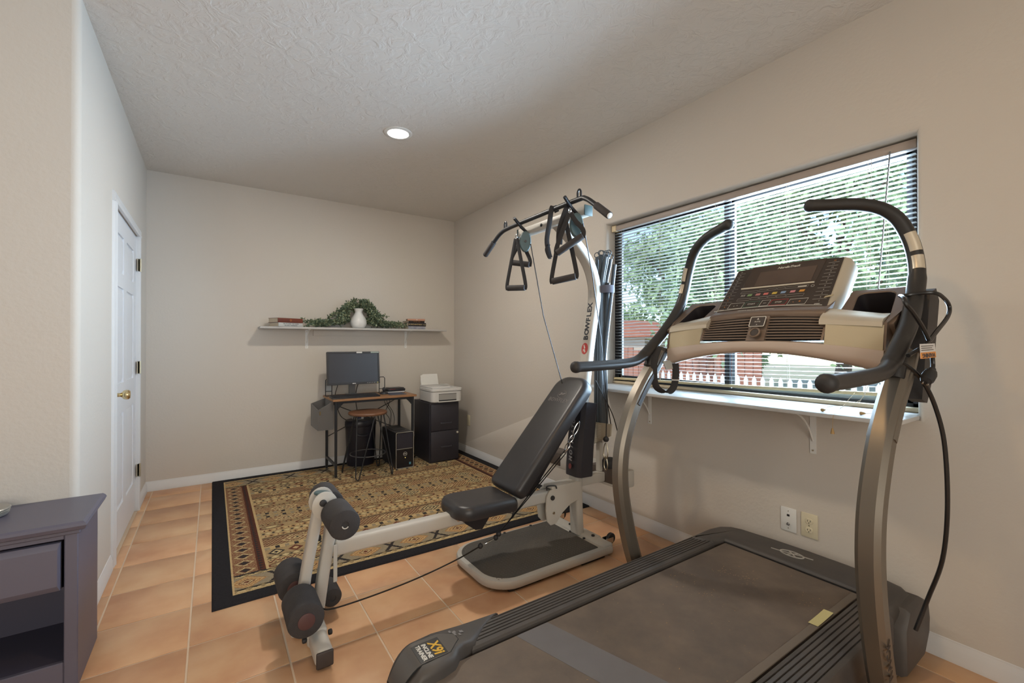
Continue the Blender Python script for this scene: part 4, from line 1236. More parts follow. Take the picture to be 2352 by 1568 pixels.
# printer
pr = thing('printer', 'white all-in-one printer with paper loaded on top of the filing cabinet', 'printer', (2.02, 4.43, FZ))
M_prn = mk('printer_white', (0.56, 0.555, 0.54), 0.45)
M_prn2 = mk('printer_white_lid', (0.60, 0.595, 0.58), 0.45)
QX0, QX1, QY0, QY1, Q0 = 1.852, 2.205, 4.205, 4.560, FZ + 0.004
MQ = axes((0, 0, 0), (1, 0, 0), (0, 1, 0))
part('body', MB().pad(rrect(QX0, QY0, QX1, QY1, 0.05, 5), MQ, [(0.006, Q0), (0.0, Q0 + 0.006), (0.0, Q0 + 0.105), (0.004, Q0 + 0.109)]), M_prn, pr)
part('scanner_lid', MB().pad(rrect(QX0 - 0.004, QY0 - 0.004, QX1 + 0.004, QY1, 0.05, 5), MQ, [(0.003, Q0 + 0.112), (0, Q0 + 0.115), (0, Q0 + 0.134), (0.008, Q0 + 0.140)]).rbox(QX0 + 0.01, QY0 + 0.02, Q0 + 0.139, QX0 + 0.22, QY1 - 0.01, Q0 + 0.158, 0.008, 2), M_prn2, pr)
part('output_slot', MB().box(QX0 + 0.075, QY0 - 0.0015, Q0 + 0.022, QX0 + 0.275, QY0 + 0.01, Q0 + 0.085), mk('slot_shadow', (0.30, 0.29, 0.275), 0.6), pr)
part('slot_edge', MB().box(QX0 + 0.075, QY0 - 0.0025, Q0 + 0.012, QX0 + 0.275, QY0 - 0.001, Q0 + 0.024).box(QX0 + 0.075, QY0 - 0.0025, Q0 + 0.083, QX0 + 0.275, QY0 - 0.001, Q0 + 0.087), M_dark, pr)
part('output_tray', MB().rbox(QX0 + 0.06, QY0 - 0.022, Q0 + 0.002, QX0 + 0.31, QY0 + 0.005, Q0 + 0.012, 0.003, 1), M_prn2, pr)
part('control_panel', MB().rbox(QX0 + 0.215, QY0 + 0.05, Q0 + 0.139, QX0 + 0.30, QY0 + 0.17, Q0 + 0.147, 0.003, 1, M=None), M_prn2, pr)
MPp = axes((QX0 + 0.12, QY1 - 0.03, Q0 + 0.140), (1, 0.0, 0), (0.0, 0.35, 1))
part('paper_support', MB().rbox(-0.10, 0.0, -0.006, 0.10, 0.09, -0.002, 0.002, 1, M=MPp), M_prn, pr)
for k in range(3):
    solo('paper_sheet', MB().box(-0.095 + 0.012 * k, 0.001, 0.0005 + 0.002 * k, 0.085 + 0.008 * k, 0.125 + 0.006 * k, 0.001 + 0.002 * k, M=MPp), mk('paper', (0.66, 0.65, 0.62), 0.8), ('white paper sheet at the back of the printer tray', 'white paper sheet in the middle of the printer tray', 'front white paper sheet standing in the printer tray')[k], 'paper', 'paper in the printer')
for k in range(2):
    part('adf_flap', MB().rbox(QX0 + 0.20, QY0 + 0.10 + 0.05 * k, Q0 + 0.152 + 0.010 * k, QX0 + 0.275, QY0 + 0.20 + 0.05 * k, Q0 + 0.156 + 0.010 * k, 0.001, 1), M_prn2, pr)

# ================================================================ grey cabinet at the left edge
ns = thing('side_cabinet', 'grey purple wooden cabinet with one drawer over an open shelf, against the near wall', 'cabinet', (-0.75, 2.34, 0))
NX0, NX1, NY0, NY1, NZ = -1.10, -0.397, 2.190, 2.520, 0.600
part('side_panel', MB().box(NX1 - 0.018, NY0 + 0.02, 0.0, NX1, NY1, NZ - 0.042), M_cab, ns)
part('side_panel', MB().box(NX0, NY0 + 0.02, 0.0, NX0 + 0.018, NY1, NZ - 0.042), M_cab, ns)
part('back_panel', MB().box(NX0 + 0.018, NY1 - 0.008, 0.0, NX1 - 0.018, NY1, NZ - 0.042), M_cabin, ns)
part('shelf', MB().box(NX0 + 0.018, NY0 + 0.02, 0.085, NX1 - 0.018, NY1 - 0.008, 0.103), M_cabin, ns)
part('drawer_floor', MB().box(NX0 + 0.018, NY0 + 0.03, 0.350, NX1 - 0.018, NY1 - 0.008, 0.360), M_cabin, ns)
# front frame
part('stile', MB().rbox(NX1 - 0.036, NY0, 0.0, NX1 + 0.001, NY0 + 0.021, NZ - 0.042, 0.003, 1), M_cab, ns)
part('stile', MB().rbox(NX0, NY0, 0.0, NX0 + 0.036, NY0 + 0.021, NZ - 0.042, 0.003, 1), M_cab, ns)
part('top_rail', MB().rbox(NX0 + 0.036, NY0 + 0.001, NZ - 0.062, NX1 - 0.036, NY0 + 0.020, NZ - 0.042, 0.002, 1), M_cab, ns)
part('base_rail', MB().rbox(NX0 + 0.036, NY0 + 0.001, 0.0, NX1 - 0.036, NY0 + 0.021, 0.105, 0.003, 1), M_cab, ns)
part('cornice', MB().rbox(NX0 - 0.006, NY0 - 0.008, NZ - 0.046, NX1 + 0.008, NY1, NZ - 0.030, 0.003, 1), M_cab, ns)
def top_slab():
    lv = [(0.010, NZ - 0.031), (0.002, NZ - 0.027), (-0.004, NZ - 0.014), (0.000, NZ - 0.006), (0.008, NZ)]
    vv = []
    for i, z in lv:
        x0, x1, y0, y1 = NX0 - 0.022 + i, NX1 + 0.024 - i, NY0 - 0.026 + i, NY1 + 0.004
        vv += [(x0, y0, z), (x1, y0, z), (x1, y1, z), (x0, y1, z)]
    ff = [(3, 2, 1, 0), (16, 17, 18, 19)]
    for k in range(4):
        for i in range(4):
            ff.append((k * 4 + i, k * 4 + (i + 1) % 4, k * 4 + 4 + (i + 1) % 4, k * 4 + 4 + i))
    return MB().add(vv, ff)
part('top', top_slab(), M_cab, ns, sharp=20)
MD = axes((0, NY0 - 0.002, 0), (1, 0, 0), (0, 0, 1))
dw = part('drawer_front', MB().pad([(NX0 + 0.042, 0.365), (NX1 - 0.044, 0.365), (NX1 - 0.044, NZ - 0.068), (NX0 + 0.042, NZ - 0.068)], MD, [(0, -0.016), (0, 0.006), (0.006, 0.010), (0.020, 0.016)]), M_cab, ns, sharp=15)
part('knob', MB().lathe((0, 0, 0), [(0.006, 0), (0.006, 0.012), (0.013, 0.018), (0.015, 0.026), (0.010, 0.033), (0, 0.035)], 18, frame((-0.635, NY0 - 0.018, 0.452), (0, -1, 0))), M_steel, dw)
di = thing('stacked_dish', 'round ribbed silver dish standing on the grey cabinet at the picture edge', 'dish', (-0.690, 2.40, NZ))
part('dish', MB().lathe((-0.690, 2.400, NZ + 0.0005), [(0.045, 0), (0.066, 0.004), (0.070, 0.012), (0.066, 0.014), (0.072, 0.019), (0.068, 0.022), (0.074, 0.027), (0.070, 0.031), (0.03, 0.033), (0, 0.033)], 36), mk('pewter', (0.36, 0.35, 0.32), 0.3, metal=0.6), di)
# ================================================================ home gym
gy = thing('home_gym', 'white framed home gym with black bench, foam leg rollers and tall curved mast', 'exercise machine', (1.2, 2.06, 0))
YM = 2.06
def ypath(pts, y=YM):
    return [(a, y, b) for a, b in pts]
# --- standing platform and rear cross tube
PFX0, PFX1, PFY0, PFY1 = 1.120, 1.935, 1.815, 2.335
fo_ = rrect(PFX0, PFY0, PFX1, PFY1, [0.16, 0.012, 0.012, 0.16], 8)
MZ = axes((0, 0, 0), (1, 0, 0), (0, 1, 0))
part('platform_frame', MB().pad(fo_, MZ, [(0.012, 0.012), (0.002, 0.020), (0.0, 0.030), (0.0, 0.045), (0.006, 0.055), (0.022, 0.057)]), M_gym, gy)
part('platform_foot', MB().rbox(1.22, PFY0 + 0.02, 0, 1.42, PFY0 + 0.06, 0.018, 0.004, 1), M_rubber, gy)
part('platform_foot', MB().rbox(1.70, PFY0 + 0.015, 0, 1.88, PFY0 + 0.055, 0.018, 0.004, 1), M_rubber, gy)
part('platform_foot', MB().rbox(1.14, 2.02, 0, 1.18, 2.20, 0.018, 0.004, 1), M_rubber, gy)
mat_o = rrect(PFX0 + 0.030, PFY0 + 0.035, 1.845, PFY1 - 0.022, [0.14, 0.006, 0.006, 0.14], 8)
M_tread = mk('tread_rubber', (0.05, 0.046, 0.042), 0.75, var=(5, (0.095, 0.085, 0.072), 0.3), bump=(200, 0.2, 0.001))
tm_ = part('tread_mat', MB().pad(mat_o, MZ, [(0, 0.050), (0, 0.0595), (0.003, 0.061)]), M_tread, gy)
dm = MB()
for i in range(40):
    for j in range(26):
        x = PFX0 + 0.06 + i * 0.0185; y = PFY0 + 0.055 + j * 0.0185
        if x > 1.83 or y > PFY1 - 0.04 or (x < 1.27 and (y < 1.95 or y > 2.2) and abs(x - 1.27) + abs(y - YM) > 0.28):
            continue
        a = R(45 if (i + j) % 2 else -45)
        c_, s_ = math.cos(a), math.sin(a)
        u = Vector((c_, s_, 0)) * 0.0065; w = Vector((-s_, c_, 0)) * 0.0021
        p = Vector((x, y, 0.0608)); t_ = Vector((0, 0, 0.0016))
        dm.add([p - u, p - w, p + u, p + w, p + t_ - u * .35, p + t_ + u * .35], [(0, 1, 4), (1, 5, 4), (1, 2, 5), (2, 3, 5), (3, 4, 5), (3, 0, 4)])
part('tread_pattern', dm, mk('tread_stud', (0.085, 0.078, 0.07), 0.5), gy, kind='stuff')
part('rear_cross_tube', MB().rbox(1.868, 1.828, 0.014, 1.945, 2.405, 0.068, 0.012, 3), M_gym, gy)
part('tube_sleeve', MB().rbox(1.863, 1.925, 0.012, 1.950, 2.20, 0.072, 0.012, 3), M_gym, gy)
for x, y in ((1.905, 1.955), (1.905, 2.16)):
    part('bolt', MB().cyl((x, y, 0.070), (x, y, 0.080), 0.011, 12, ch=0.003), M_rubber, gy)
for x, y in ((1.855, 1.98), (1.852, 2.10), (1.50, 2.31), (1.70, 2.31)):
    part('bolt', MB().cyl((x, y, 0.058), (x, y, 0.066), 0.008, 10, ch=0.002), M_rubber, gy)
for y in (1.895, 2.345):
    w_ = part('wheel', MB().lathe((0, 0, 0), [(0.008, -0.011), (0.028, -0.011), (0.032, -0.007), (0.032, 0.007), (0.028, 0.011), (0.008, 0.011)], 20, frame((1.992, y, 0.060), (0, 1, 0))), M_rubber, gy)
    part('wheel_fork', MB().box(1.94, y - 0.018, 0.04, 1.998, y - 0.014, 0.072).box(1.94, y + 0.014, 0.04, 1.998, y + 0.018, 0.072).cyl((1.992, y - 0.019, 0.060), (1.992, y + 0.019, 0.060), 0.006, 10), M_steel, gy)
# --- mast
mast = [(1.872, 0.068), (1.866, 0.20), (1.860, 0.34), (1.866, 0.47), (1.885, 0.64), (1.912, 0.85), (1.945, 1.08), (1.978, 1.28), (2.008, 1.44), (2.022, 1.54), (2.012, 1.63), (1.975, 1.72), (1.915, 1.795), (1.835, 1.865), (1.745, 1.930), (1.70, 1.962)]
mp = cr(ypath(mast), 5)
mpr = rrect(-0.041, -0.026, 0.041, 0.026, 0.016, 4)
mst = part('mast', MB().sweep(mp, mpr, up=(1, 0, 0)), M_gym, gy)
def on_mast(z):
    for a, b in zip(mp[:-1], mp[1:]):
        if a.z <= z <= b.z:
            t = (z - a.z) / (b.z - a.z)
            return a.lerp(b, t), (b - a).normalized()
    return mp[-1], Vector((-0.5, 0, 0.8))
def mast_face(z, off=0.0265):
    p, t = on_mast(z)
    n_ = Vector((-t.z, 0, t.x)).normalized()
    if n_.x > 0: n_ = -n_
    # reading upward, seen from the user's side
    M = Matrix((t, t.cross(n_) * -1, n_)).transposed()
    ex = t; ez = n_; ey = ez.cross(ex)
    M = Matrix((ex, ey, ez)).transposed().to_4x4()
    M.translation = p + n_ * off
    return M
M_letter = mk('black_letter', (0.03, 0.035, 0.045), 0.5)
for ch, z in zip('BOWFLEX', (1.262, 1.298, 1.338, 1.376, 1.407, 1.436, 1.466)):
    text(ch, 0.052, mast_face(z, 0.0268), M_letter, gy, bold=0.0022, sx=0.95)
lm_ = mast_face(1.195, 0.0268)
part('round_logo', MB().pad([(0.036 * math.cos(R(12 * i)), 0.028 * math.sin(R(12 * i))) for i in range(30)], lm_, [(0, 0), (0, 0.0005)]), mk('logo_red', (0.45, 0.055, 0.05), 0.5), gy)
zz = [(-0.024, 0.010), (-0.006, 0.014), (-0.004, 0.004), (0.022, 0.013), (0.026, 0.008), (0.004, -0.006), (0.002, 0.002), (-0.020, -0.010), (-0.026, -0.004), (-0.010, 0.006)]
part('logo_stroke', MB().prism([lm_ @ Vector((a, b, 0.0006)) for a, b in zz], lm_.to_3x3() @ Vector((0, 0, 0.0004))), M_print, gy)
lm2 = mast_face(1.545, 0.0268)
for dx_, dy_ in ((0.0, -0.026), (0.0, 0.004)):
    m_ = MB()
    for k in range(6):
        m_.box(dx_ - 0.026 + 0.009 * k, dy_ - 0.009, 0, dx_ - 0.0215 + 0.009 * k, dy_ + 0.012, 0.0004, M=lm2)
    part('fine_print', m_, mk('grey_print', (0.36, 0.36, 0.35), 0.6), gy)
# black lower shroud
sh = cr(ypath([(1.872, 0.42), (1.876, 0.50), (1.888, 0.62), (1.903, 0.75), (1.920, 0.868)]), 4)
shr = part('mast_shroud', MB().sweep(sh, [(-0.062, -0.070), (0.062, -0.070), (0.070, -0.055), (0.070, 0.030), (0.045, 0.048), (-0.045, 0.048), (-0.070, 0.030), (-0.070, -0.055)], up=(-1, 0, 0)), mk('shroud_black', (0.024, 0.024, 0.032), 0.42), gy, sharp=25)
def shroud_face(z):
    M = mast_face(z, 0.0505); return M
for ch, z in zip('MOTIVATOR', (0.522, 0.557, 0.592, 0.618, 0.645, 0.680, 0.713, 0.745, 0.780)):
    text(ch, 0.036, mast_face(z, 0.053), mk('grey_letter', (0.40, 0.40, 0.42), 0.5), gy, bold=0.0012, shear=0.2)
lm3 = mast_face(0.478, 0.0525)
part('round_logo', MB().pad([(0.017 * math.cos(R(24 * i)), 0.013 * math.sin(R(24 * i))) for i in range(15)], lm3, [(0, 0), (0, 0.0005)]), mk('logo_dark_red', (0.25, 0.06, 0.06), 0.5), gy)
# --- bench rail, bracket, front posts
BZ = 0.338
part('bench_rail', MB().rbox(0.445, YM - 0.028, BZ - 0.034, 1.72, YM + 0.028, BZ + 0.034, 0.012, 3), M_gym, gy)
for s_ in (-1, 1):
    y_ = YM + s_ * 0.040
    poly = [(1.600, 0.345), (1.595, 0.27), (1.603, 0.205), (1.628, 0.178), (1.668, 0.180), (1.72, 0.235), (1.78, 0.272), (1.855, 0.290), (1.862, 0.392), (1.66, 0.392), (1.62, 0.375)]
    part('rail_bracket', MB().prism([(a, y_ - 0.004, b) for a, b in poly], (0, 0.008, 0)), M_gym, gy)
    part('bolt', MB().cyl((1.640, y_ + s_ * 0.002, 0.335), (1.640, y_ + s_ * 0.014, 0.335), 0.014, 12, ch=0.004), M_rubber, gy)
    part('bolt', MB().cyl((1.650, y_ + s_ * 0.002, 0.245), (1.650, y_ + s_ * 0.008, 0.245), 0.008, 10), M_nickel, gy)
part('bracket_top', MB().rbox(1.64, YM - 0.042, 0.380, 1.865, YM + 0.042, 0.396, 0.006, 2), M_gym, gy)
part('locking_pin', MB().tube(cr([(1.62, YM - 0.02, 0.375), (1.62, YM - 0.02, 0.398), (1.66, YM - 0.045, 0.402), (1.668, YM - 0.05, 0.385)], 4), 0.004, 6), M_rubber, gy)
fp = [(0.440, 0.52), (0.424, 0.38), (0.403, 0.25), (0.378, 0.07)]
part('front_post', MB().sweep(cr(ypath(fp), 4), rrect(-0.026, -0.023, 0.026, 0.023, 0.010, 3), up=(1, 0, 0)), M_gym, gy)
part('gusset_plate', MB().rbox(0.436, YM - 0.034, 0.20, 0.452, YM - 0.030, 0.36, 0.001, 1, M=None), M_gym, gy)
ar = [(0.388, 0.555), (0.362, 0.42), (0.333, 0.26), (0.310, 0.10), (0.302, 0.045)]
part('leg_extension_arm', MB().sweep(cr(ypath(ar), 4), rrect(-0.026, -0.021, 0.026, 0.021, 0.009, 3), up=(1, 0, 0)), M_gym, gy)
for s_ in (-1, 1):
    y_ = YM + s_ * 0.037
    part('hinge_plate', MB().pad([(0.400 + 0.052 * math.cos(R(15 * i)), 0.540 + 0.058 * math.sin(R(15 * i))) for i in range(24)], axes((0, y_, 0), (1, 0, 0), (0, 0, 1)), [(0, -0.004), (0, 0.003), (0.002, 0.004)]), M_gym, gy)
    part('bolt', MB().cyl((0.392, y_, 0.553), (0.392, y_ + s_ * 0.013, 0.553), 0.015, 14, ch=0.005), M_rubber, gy)
part('arm_cap', MB().lathe((0, 0, 0), [(0.034, 0), (0.034, 0.004), (0.03, 0.008), (0, 0.009)], 20, frame((0.396, YM, 0.580), (0.15, 0, 1))), M_teal, gy)
part('hole_plug', MB().cyl((0.335, YM - 0.031, 0.205), (0.335, YM - 0.034, 0.205), 0.012, 14), M_dark, gy)
for z_ in (0.39, 0.22):
    part('bolt', MB().cyl((0.393, YM + 0.005, z_), (0.380, YM + 0.005, z_), 0.012, 12, ch=0.003), M_rubber, gy)
# foam rollers on cross rods
def roller(x, z, y0, y1, r_, end=None):
    m_ = MB().lathe((0, 0, 0), [(0.013, 0.004), (0.015, 0), (r_ - 0.012, 0), (r_ - 0.003, 0.004), (r_, 0.012), (r_, y1 - y0 - 0.012), (r_ - 0.003, y1 - y0 - 0.004), (r_ - 0.012, y1 - y0), (0.012, y1 - y0)], 32, frame((x, y0, z), (0, 1, 0)))
    rl = part('foam_roller', m_, M_foam, gy)
    if end:
        part('roller_end', MB().cyl((x, y0 - 0.003, z), (x, y0 + 0.006, z), end[0], 24, ch=0.002), end[1], rl)
    return rl
M_endred = mk('roller_core', (0.085, 0.038, 0.038), 0.5)
part('roller_rod', MB().cyl((0.440, 1.850, 0.508), (0.440, 2.28, 0.508), 0.0135, 14), M_black, gy)
part('roller_yoke', MB().rbox(0.415, 2.02, 0.48, 0.468, 2.10, 0.535, 0.008, 2), M_gym, gy)
r1 = roller(0.440, 0.508, 1.838, 2.012, 0.061)
part('roller_end', MB().tube([(0.440 + 0.012 * math.cos(R(-30 - 12 * i)), 1.8365, 0.508 + 0.012 * math.sin(R(-30 - 12 * i))) for i in range(13)], 0.0022, 6), M_print, r1)
roller(0.440, 0.508, 2.108, 2.285, 0.061)
part('roller_rod', MB().cyl((0.298, 1.845, 0.180), (0.298, 2.28, 0.180), 0.0135, 14), M_gym, gy)
roller(0.298, 0.180, 1.832, 2.012, 0.066, (0.031, M_endred))
roller(0.298, 0.180, 2.108, 2.285, 0.066, (0.031, M_endred))
roller(0.452, 0.085, 2.115, 2.25, 0.042)
# front foot
part('front_foot', MB().rbox(0.322, 1.790, 0.010, 0.388, 2.325, 0.074, 0.020, 4), M_gym, gy)
part('foot_cap', MB().rbox(0.324, 1.783, 0.012, 0.386, 1.794, 0.072, 0.012, 3), M_gymend, gy)
part('foot_cap', MB().rbox(0.324, 2.321, 0.012, 0.386, 2.332, 0.072, 0.012, 3), M_gymend, gy)
part('foot_sleeve', MB().rbox(0.317, 1.925, 0.012, 0.393, 2.19, 0.079, 0.014, 3), M_gym, gy)
part('foot_pad', MB().rbox(0.33, 1.80, 0.0, 0.38, 1.86, 0.012, 0.003, 1), M_rubber, gy)
part('foot_pad', MB().rbox(0.33, 2.26, 0.0, 0.38, 2.32, 0.012, 0.003, 1), M_rubber, gy)
part('arm_foot', MB().rbox(0.272, 2.035, 0.010, 0.33, 2.085, 0.075, 0.010, 2), M_gym, gy)
for x_ in (0.306, 0.404):
    part('knob', MB().cyl((x_ - 0.006, 1.945, 0.043), (x_ + 0.010, 1.945, 0.043), 0.011, 12, ch=0.004), M_rubber, gy)
# --- seat and backrest
def seat():
    ol = [(1.335, YM - 0.125), (1.335, YM + 0.125)] + []
    o_ = rrect(0.985, YM - 0.142, 1.338, YM + 0.142, [0.085, 0.036, 0.036, 0.085], 8)
    M = axes((0, 0, 0.0), (1, 0, -0.02), (0, 1, 0))
    return MB().pad(o_, M, [(0.018, 0.375), (0.004, 0.380), (0.0, 0.392), (0.0, 0.415), (0.004, 0.430), (0.012, 0.440), (0.024, 0.445), (0.034, 0.446)])
part('seat', seat(), M_vinyl, gy, sharp=50)
part('seat_carriage', MB().prism([(1.035, YM - 0.055, 0.372), (1.065, YM - 0.055, 0.318), (1.125, YM - 0.055, 0.272), (1.165, YM - 0.055, 0.268), (1.25, YM - 0.055, 0.372)], (0, 0.11, 0)), M_black, gy)
part('seat_lever', MB().cyl((1.028, YM - 0.06, 0.352), (1.028, YM + 0.06, 0.352), 0.014, 12, ch=0.004), M_steel, gy)
bd_ = Vector((0.555, 0, 0.602)).normalized()
MBK = axes((1.335, YM, 0.425), bd_, (0, 1, 0))
bl_ = 0.80
bo = rrect(0.0, -0.142, bl_, 0.142, [0.036, 0.095, 0.095, 0.036], 8)
# +z of the frame points to the wall side, so the padded face is at negative heights
bk_lv = [(0.016, 0.045), (0.002, 0.038), (0.0, 0.024), (0.0, -0.004), (0.005, -0.018), (0.014, -0.026), (0.025, -0.030), (0.034, -0.031)]
sgn = 1 if MBK.to_3x3() @ Vector((0, 0, 1)) @ Vector((-1, 0, 1)) > 0 else -1
bk_lv = [(a, -sgn * b) for a, b in bk_lv]
part('backrest', MB().pad(bo, MBK, bk_lv), M_vinyl, gy, sharp=50)
part('back_support', MB().prism([(1.435, YM - 0.03, 0.372), (1.50, YM - 0.03, 0.372), (1.885, YM - 0.03, 0.84), (1.845, YM - 0.03, 0.885)], (0, 0.06, 0)), M_black, gy)
ft = sgn * 0.0312
fx_ = MBK.to_3x3() @ Vector((1, 0, 0))
MT = Matrix((Vector((0, -1, 0)), fx_, Vector((0, -1, 0)).cross(fx_))).transposed().to_4x4()
MT.translation = MBK @ Vector((0.605, 0.0, ft + sgn * 0.0006))
text('BOWFLEX', 0.040, MT, M_vinyl_print, gy, bold=-0.0003, sx=0.98)
MT2 = MT.copy(); MT2.translation = MBK @ Vector((0.650, 0.0, ft + sgn * 0.0006))
part('round_logo', MB().tube([MT2 @ Vector((0.036 * math.cos(R(12 * i)), 0.026 * math.sin(R(12 * i)), 0)) for i in range(30)], 0.0016, 4, closed=True), M_vinyl_print, gy)
part('logo_stroke', MB().prism([MT2 @ Vector((a, b, 0)) for a, b in zz], MT2.to_3x3() @ Vector((0, 0, 0.0006))), M_vinyl_print, gy)
# --- top cross bar, hooks, pulleys
part('top_cross_bar', MB().rbox(1.672, 1.778, 1.930, 1.728, 2.418, 1.984, 0.010, 2), M_gym, gy)
for y in (1.774, 2.416):
    part('bar_cap', MB().rbox(1.670, y, 1.928, 1.730, y + 0.008, 1.986, 0.008, 2), M_teal, gy)
part('hole_plug', MB().cyl((1.672, 2.16, 1.957), (1.669, 2.16, 1.957), 0.010, 12), M_dark, gy)
for y in (2.32, 1.84):
    part('hook', MB().tube([(1.672, y, 1.95), (1.63, y - 0.006, 1.972), (1.555, y - 0.034, 2.012)], 0.010, 10), M_black, gy)
    pu = part('pulley_housing', MB().pad([(0.052 * math.cos(R(15 * i)) * 0.70, 0.066 * math.sin(R(15 * i))) for i in range(24)], axes((1.655, y - 0.015, 1.880), (0.85, -0.5, 0), (0, 0, 1)), [(0.004, -0.016), (0, -0.012), (0, 0.012), (0.004, 0.016)]), M_teal, gy)
    part('axle', MB().cyl(Vector((1.655, y - 0.015, 1.880)) + Vector((-0.5, -0.85, 0)) * 0.012, Vector((1.655, y - 0.015, 1.880)) + Vector((-0.5, -0.85, 0)) * 0.020, 0.008, 12), M_black, pu)
    part('swivel', MB().tube([(1.662, y, 1.955), (1.66, y - 0.004, 1.935), (1.657, y - 0.012, 1.925)], 0.006, 8), M_steel, pu)
# --- rods: power rods standing behind the mast, rod box near the floor
M_rod = mk('rod_grey', (0.055, 0.065, 0.075), 0.38)
r3 = random.Random(4)
for k in range(12):
    bx_ = 2.058 + 0.014 * (k % 4); by_ = 2.035 + 0.026 * (k // 4)
    px_, py_ = 2.060 + 0.013 * (k % 4), 2.045 + 0.020 * (k // 4)
    tx_, ty_ = 2.055 + 0.018 * (k % 4) + r3.uniform(-.004, .004), 2.000 + 0.040 * (k // 4) + r3.uniform(-.01, .01)
    tz = 1.775 + r3.uniform(-0.02, 0.035)
    m_ = MB().tube(cr([(bx_, by_, 0.66), (bx_, by_, 0.80), (px_, py_, 1.50), (tx_, ty_, tz)], 5), 0.0105 if k % 3 else 0.0125, 8)
    c = Vector((tx_, ty_, tz + 0.012))
    hk = [c + Vector((0.70 * math.cos(R(30 * i)), -0.72 * math.cos(R(30 * i)), math.sin(R(30 * i)))) * 0.017 for i in range(12)]
    m_.tube(hk, 0.003, 5, closed=True)
    part('power_rod', m_, M_rod, gy)
for a, b, c in (((2.085, 2.03, 0.66), (2.088, 2.045, 1.05), (2.105, 1.965, 1.73)), ((2.098, 2.05, 0.66), (2.10, 2.06, 1.0), (2.105, 2.02, 1.62))):
    part('power_rod', MB().tube(cr([a, b, c], 6), 0.0125, 8), M_rod, gy)
part('rod_strap', MB().tube([(2.084 + 0.050 * math.cos(R(15 * i)), 2.035 + 0.072 * math.sin(R(15 * i)), 1.575) for i in range(24)], 0, 8, closed=True, flat=(0.024, 0.003), up=(0, 0, 1)), mk('grey_webbing', (0.11, 0.11, 0.14), 0.8), gy)
part('rod_box', MB().rbox(2.085, 1.90, 0.325, 2.215, 2.70, 0.435, 0.012, 2), M_gym, gy)
M_boxtop = mk('rod_box_insert', (0.085, 0.065, 0.055), 0.5)
for y0, y1 in ((1.965, 2.165), (2.47, 2.66)):
    part('box_insert', MB().rbox(2.081, y0, 0.345, 2.205, y1, 0.4375, 0.006, 2), M_boxtop, gy)
part('rod_cap', MB().lathe((2.125, 2.030, 0.436), [(0.048, 0), (0.050, 0.004), (0.050, 0.048), (0.044, 0.054), (0.0, 0.056)], 28), M_rubber, gy)
part('box_stay', MB().rbox(1.88, YM - 0.03, 0.35, 2.10, YM + 0.03, 0.41, 0.008, 2).rbox(2.051, 2.02, 0.60, 2.105, 2.11, 0.70, 0.006, 2).rbox(2.06, 2.05, 0.41, 2.09, 2.09, 0.61, 0.004, 1), M_gym, gy)
wp = [(2.041, 2.125, 0.722), (2.041, 1.935, 0.733), (2.041, 1.945, 0.658), (2.041, 2.128, 0.566)]
wpp = part('warning_plate', MB().prism(wp, (0.01, 0, 0)), mk('plate_beige', (0.45, 0.40, 0.31), 0.55), gy)
m_ = MB()
for k in range(9):
    for a, b in ((2.075, 2.055), (2.05, 2.02)):
        m_.box(2.0395, b, 0.710 - k * 0.010, 2.0409, a, 0.714 - k * 0.010)
part('fine_print', m_, mk('plate_print', (0.60, 0.58, 0.52), 0.6), wpp)
# --- cables
part('cable', MB().tube([(1.665, 2.262, 1.860), (1.72, 2.20, 1.40), (1.80, 2.13, 1.02), (1.86, 2.10, 0.74)], 0.0032, 6), M_cable, gy)
part('cable', MB().tube([(1.672, 1.790, 1.885), (1.78, 1.83, 1.62), (1.90, 1.88, 1.25), (1.99, 1.93, 0.93), (2.06, 1.955, 0.72)], 0.0032, 6), M_cable, gy)
part('cable', MB().tube(cr([(1.90, 1.925, 1.01), (1.935, 1.92, 0.95), (2.02, 1.905, 0.80), (2.07, 1.90, 0.66)], 5), 0.0032, 6), M_cable, gy)
cb2 = part('cable', MB().tube([(1.700, 1.972, 0.612), (1.46, 1.99, 0.40), (1.262, 2.0, 0.222)], 0.0032, 6).tube([(1.695, 1.960, 0.598), (1.44, 1.985, 0.375), (1.235, 2.0, 0.205)], 0.0032, 6), M_cable, gy)
for p in ((1.262, 2.0, 0.222), (1.243, 2.0, 0.207), (1.150, 2.0, 0.186)):
    part('cable_ball', MB().lathe(Vector(p) - Vector((0, 0, 0.014)), [(0, 0), (0.0075, 0.002), (0.0125, 0.008), (0.014, 0.014), (0.0125, 0.020), (0.0075, 0.026), (0, 0.028)], 16), M_rubber, gy)
part('clip', MB().tube(cr([(1.235, 2.0, 0.204), (1.215, 1.992, 0.203), (1.185, 1.993, 0.196), (1.172, 2.0, 0.190), (1.20, 2.004, 0.194)], 4, closed=True), 0.0028, 6, closed=True), M_steel, gy)
part('leg_cable', MB().tube(cr([(1.146, 2.0, 0.184), (1.00, 2.0, 0.150), (0.80, 2.0, 0.120), (0.60, 2.0, 0.105), (0.43, 2.0, 0.103), (0.385, 2.03, 0.104)], 6), 0.0038, 6), M_cable, gy)
cl_ = MB()
for k, (p, q) in enumerate((((1.700, 1.968, 0.61), (1.725, 1.965, 0.655)), ((1.722, 1.965, 0.650), (1.76, 1.963, 0.70)), ((1.755, 1.963, 0.69), (1.80, 1.96, 0.77)))):
    p, q = Vector(p), Vector(q); d = (q - p); w = Vector((0.25, -0.9, 0)).normalized() * 0.011
    cl_.tube(cr([p, p + d * .3 + w, p + d * .7 + w, q, p + d * .7 - w, p + d * .3 - w], 3, closed=True), 0.0032, 6, closed=True)
part('clip_chain', cl_, M_steel, gy)
c2 = MB()
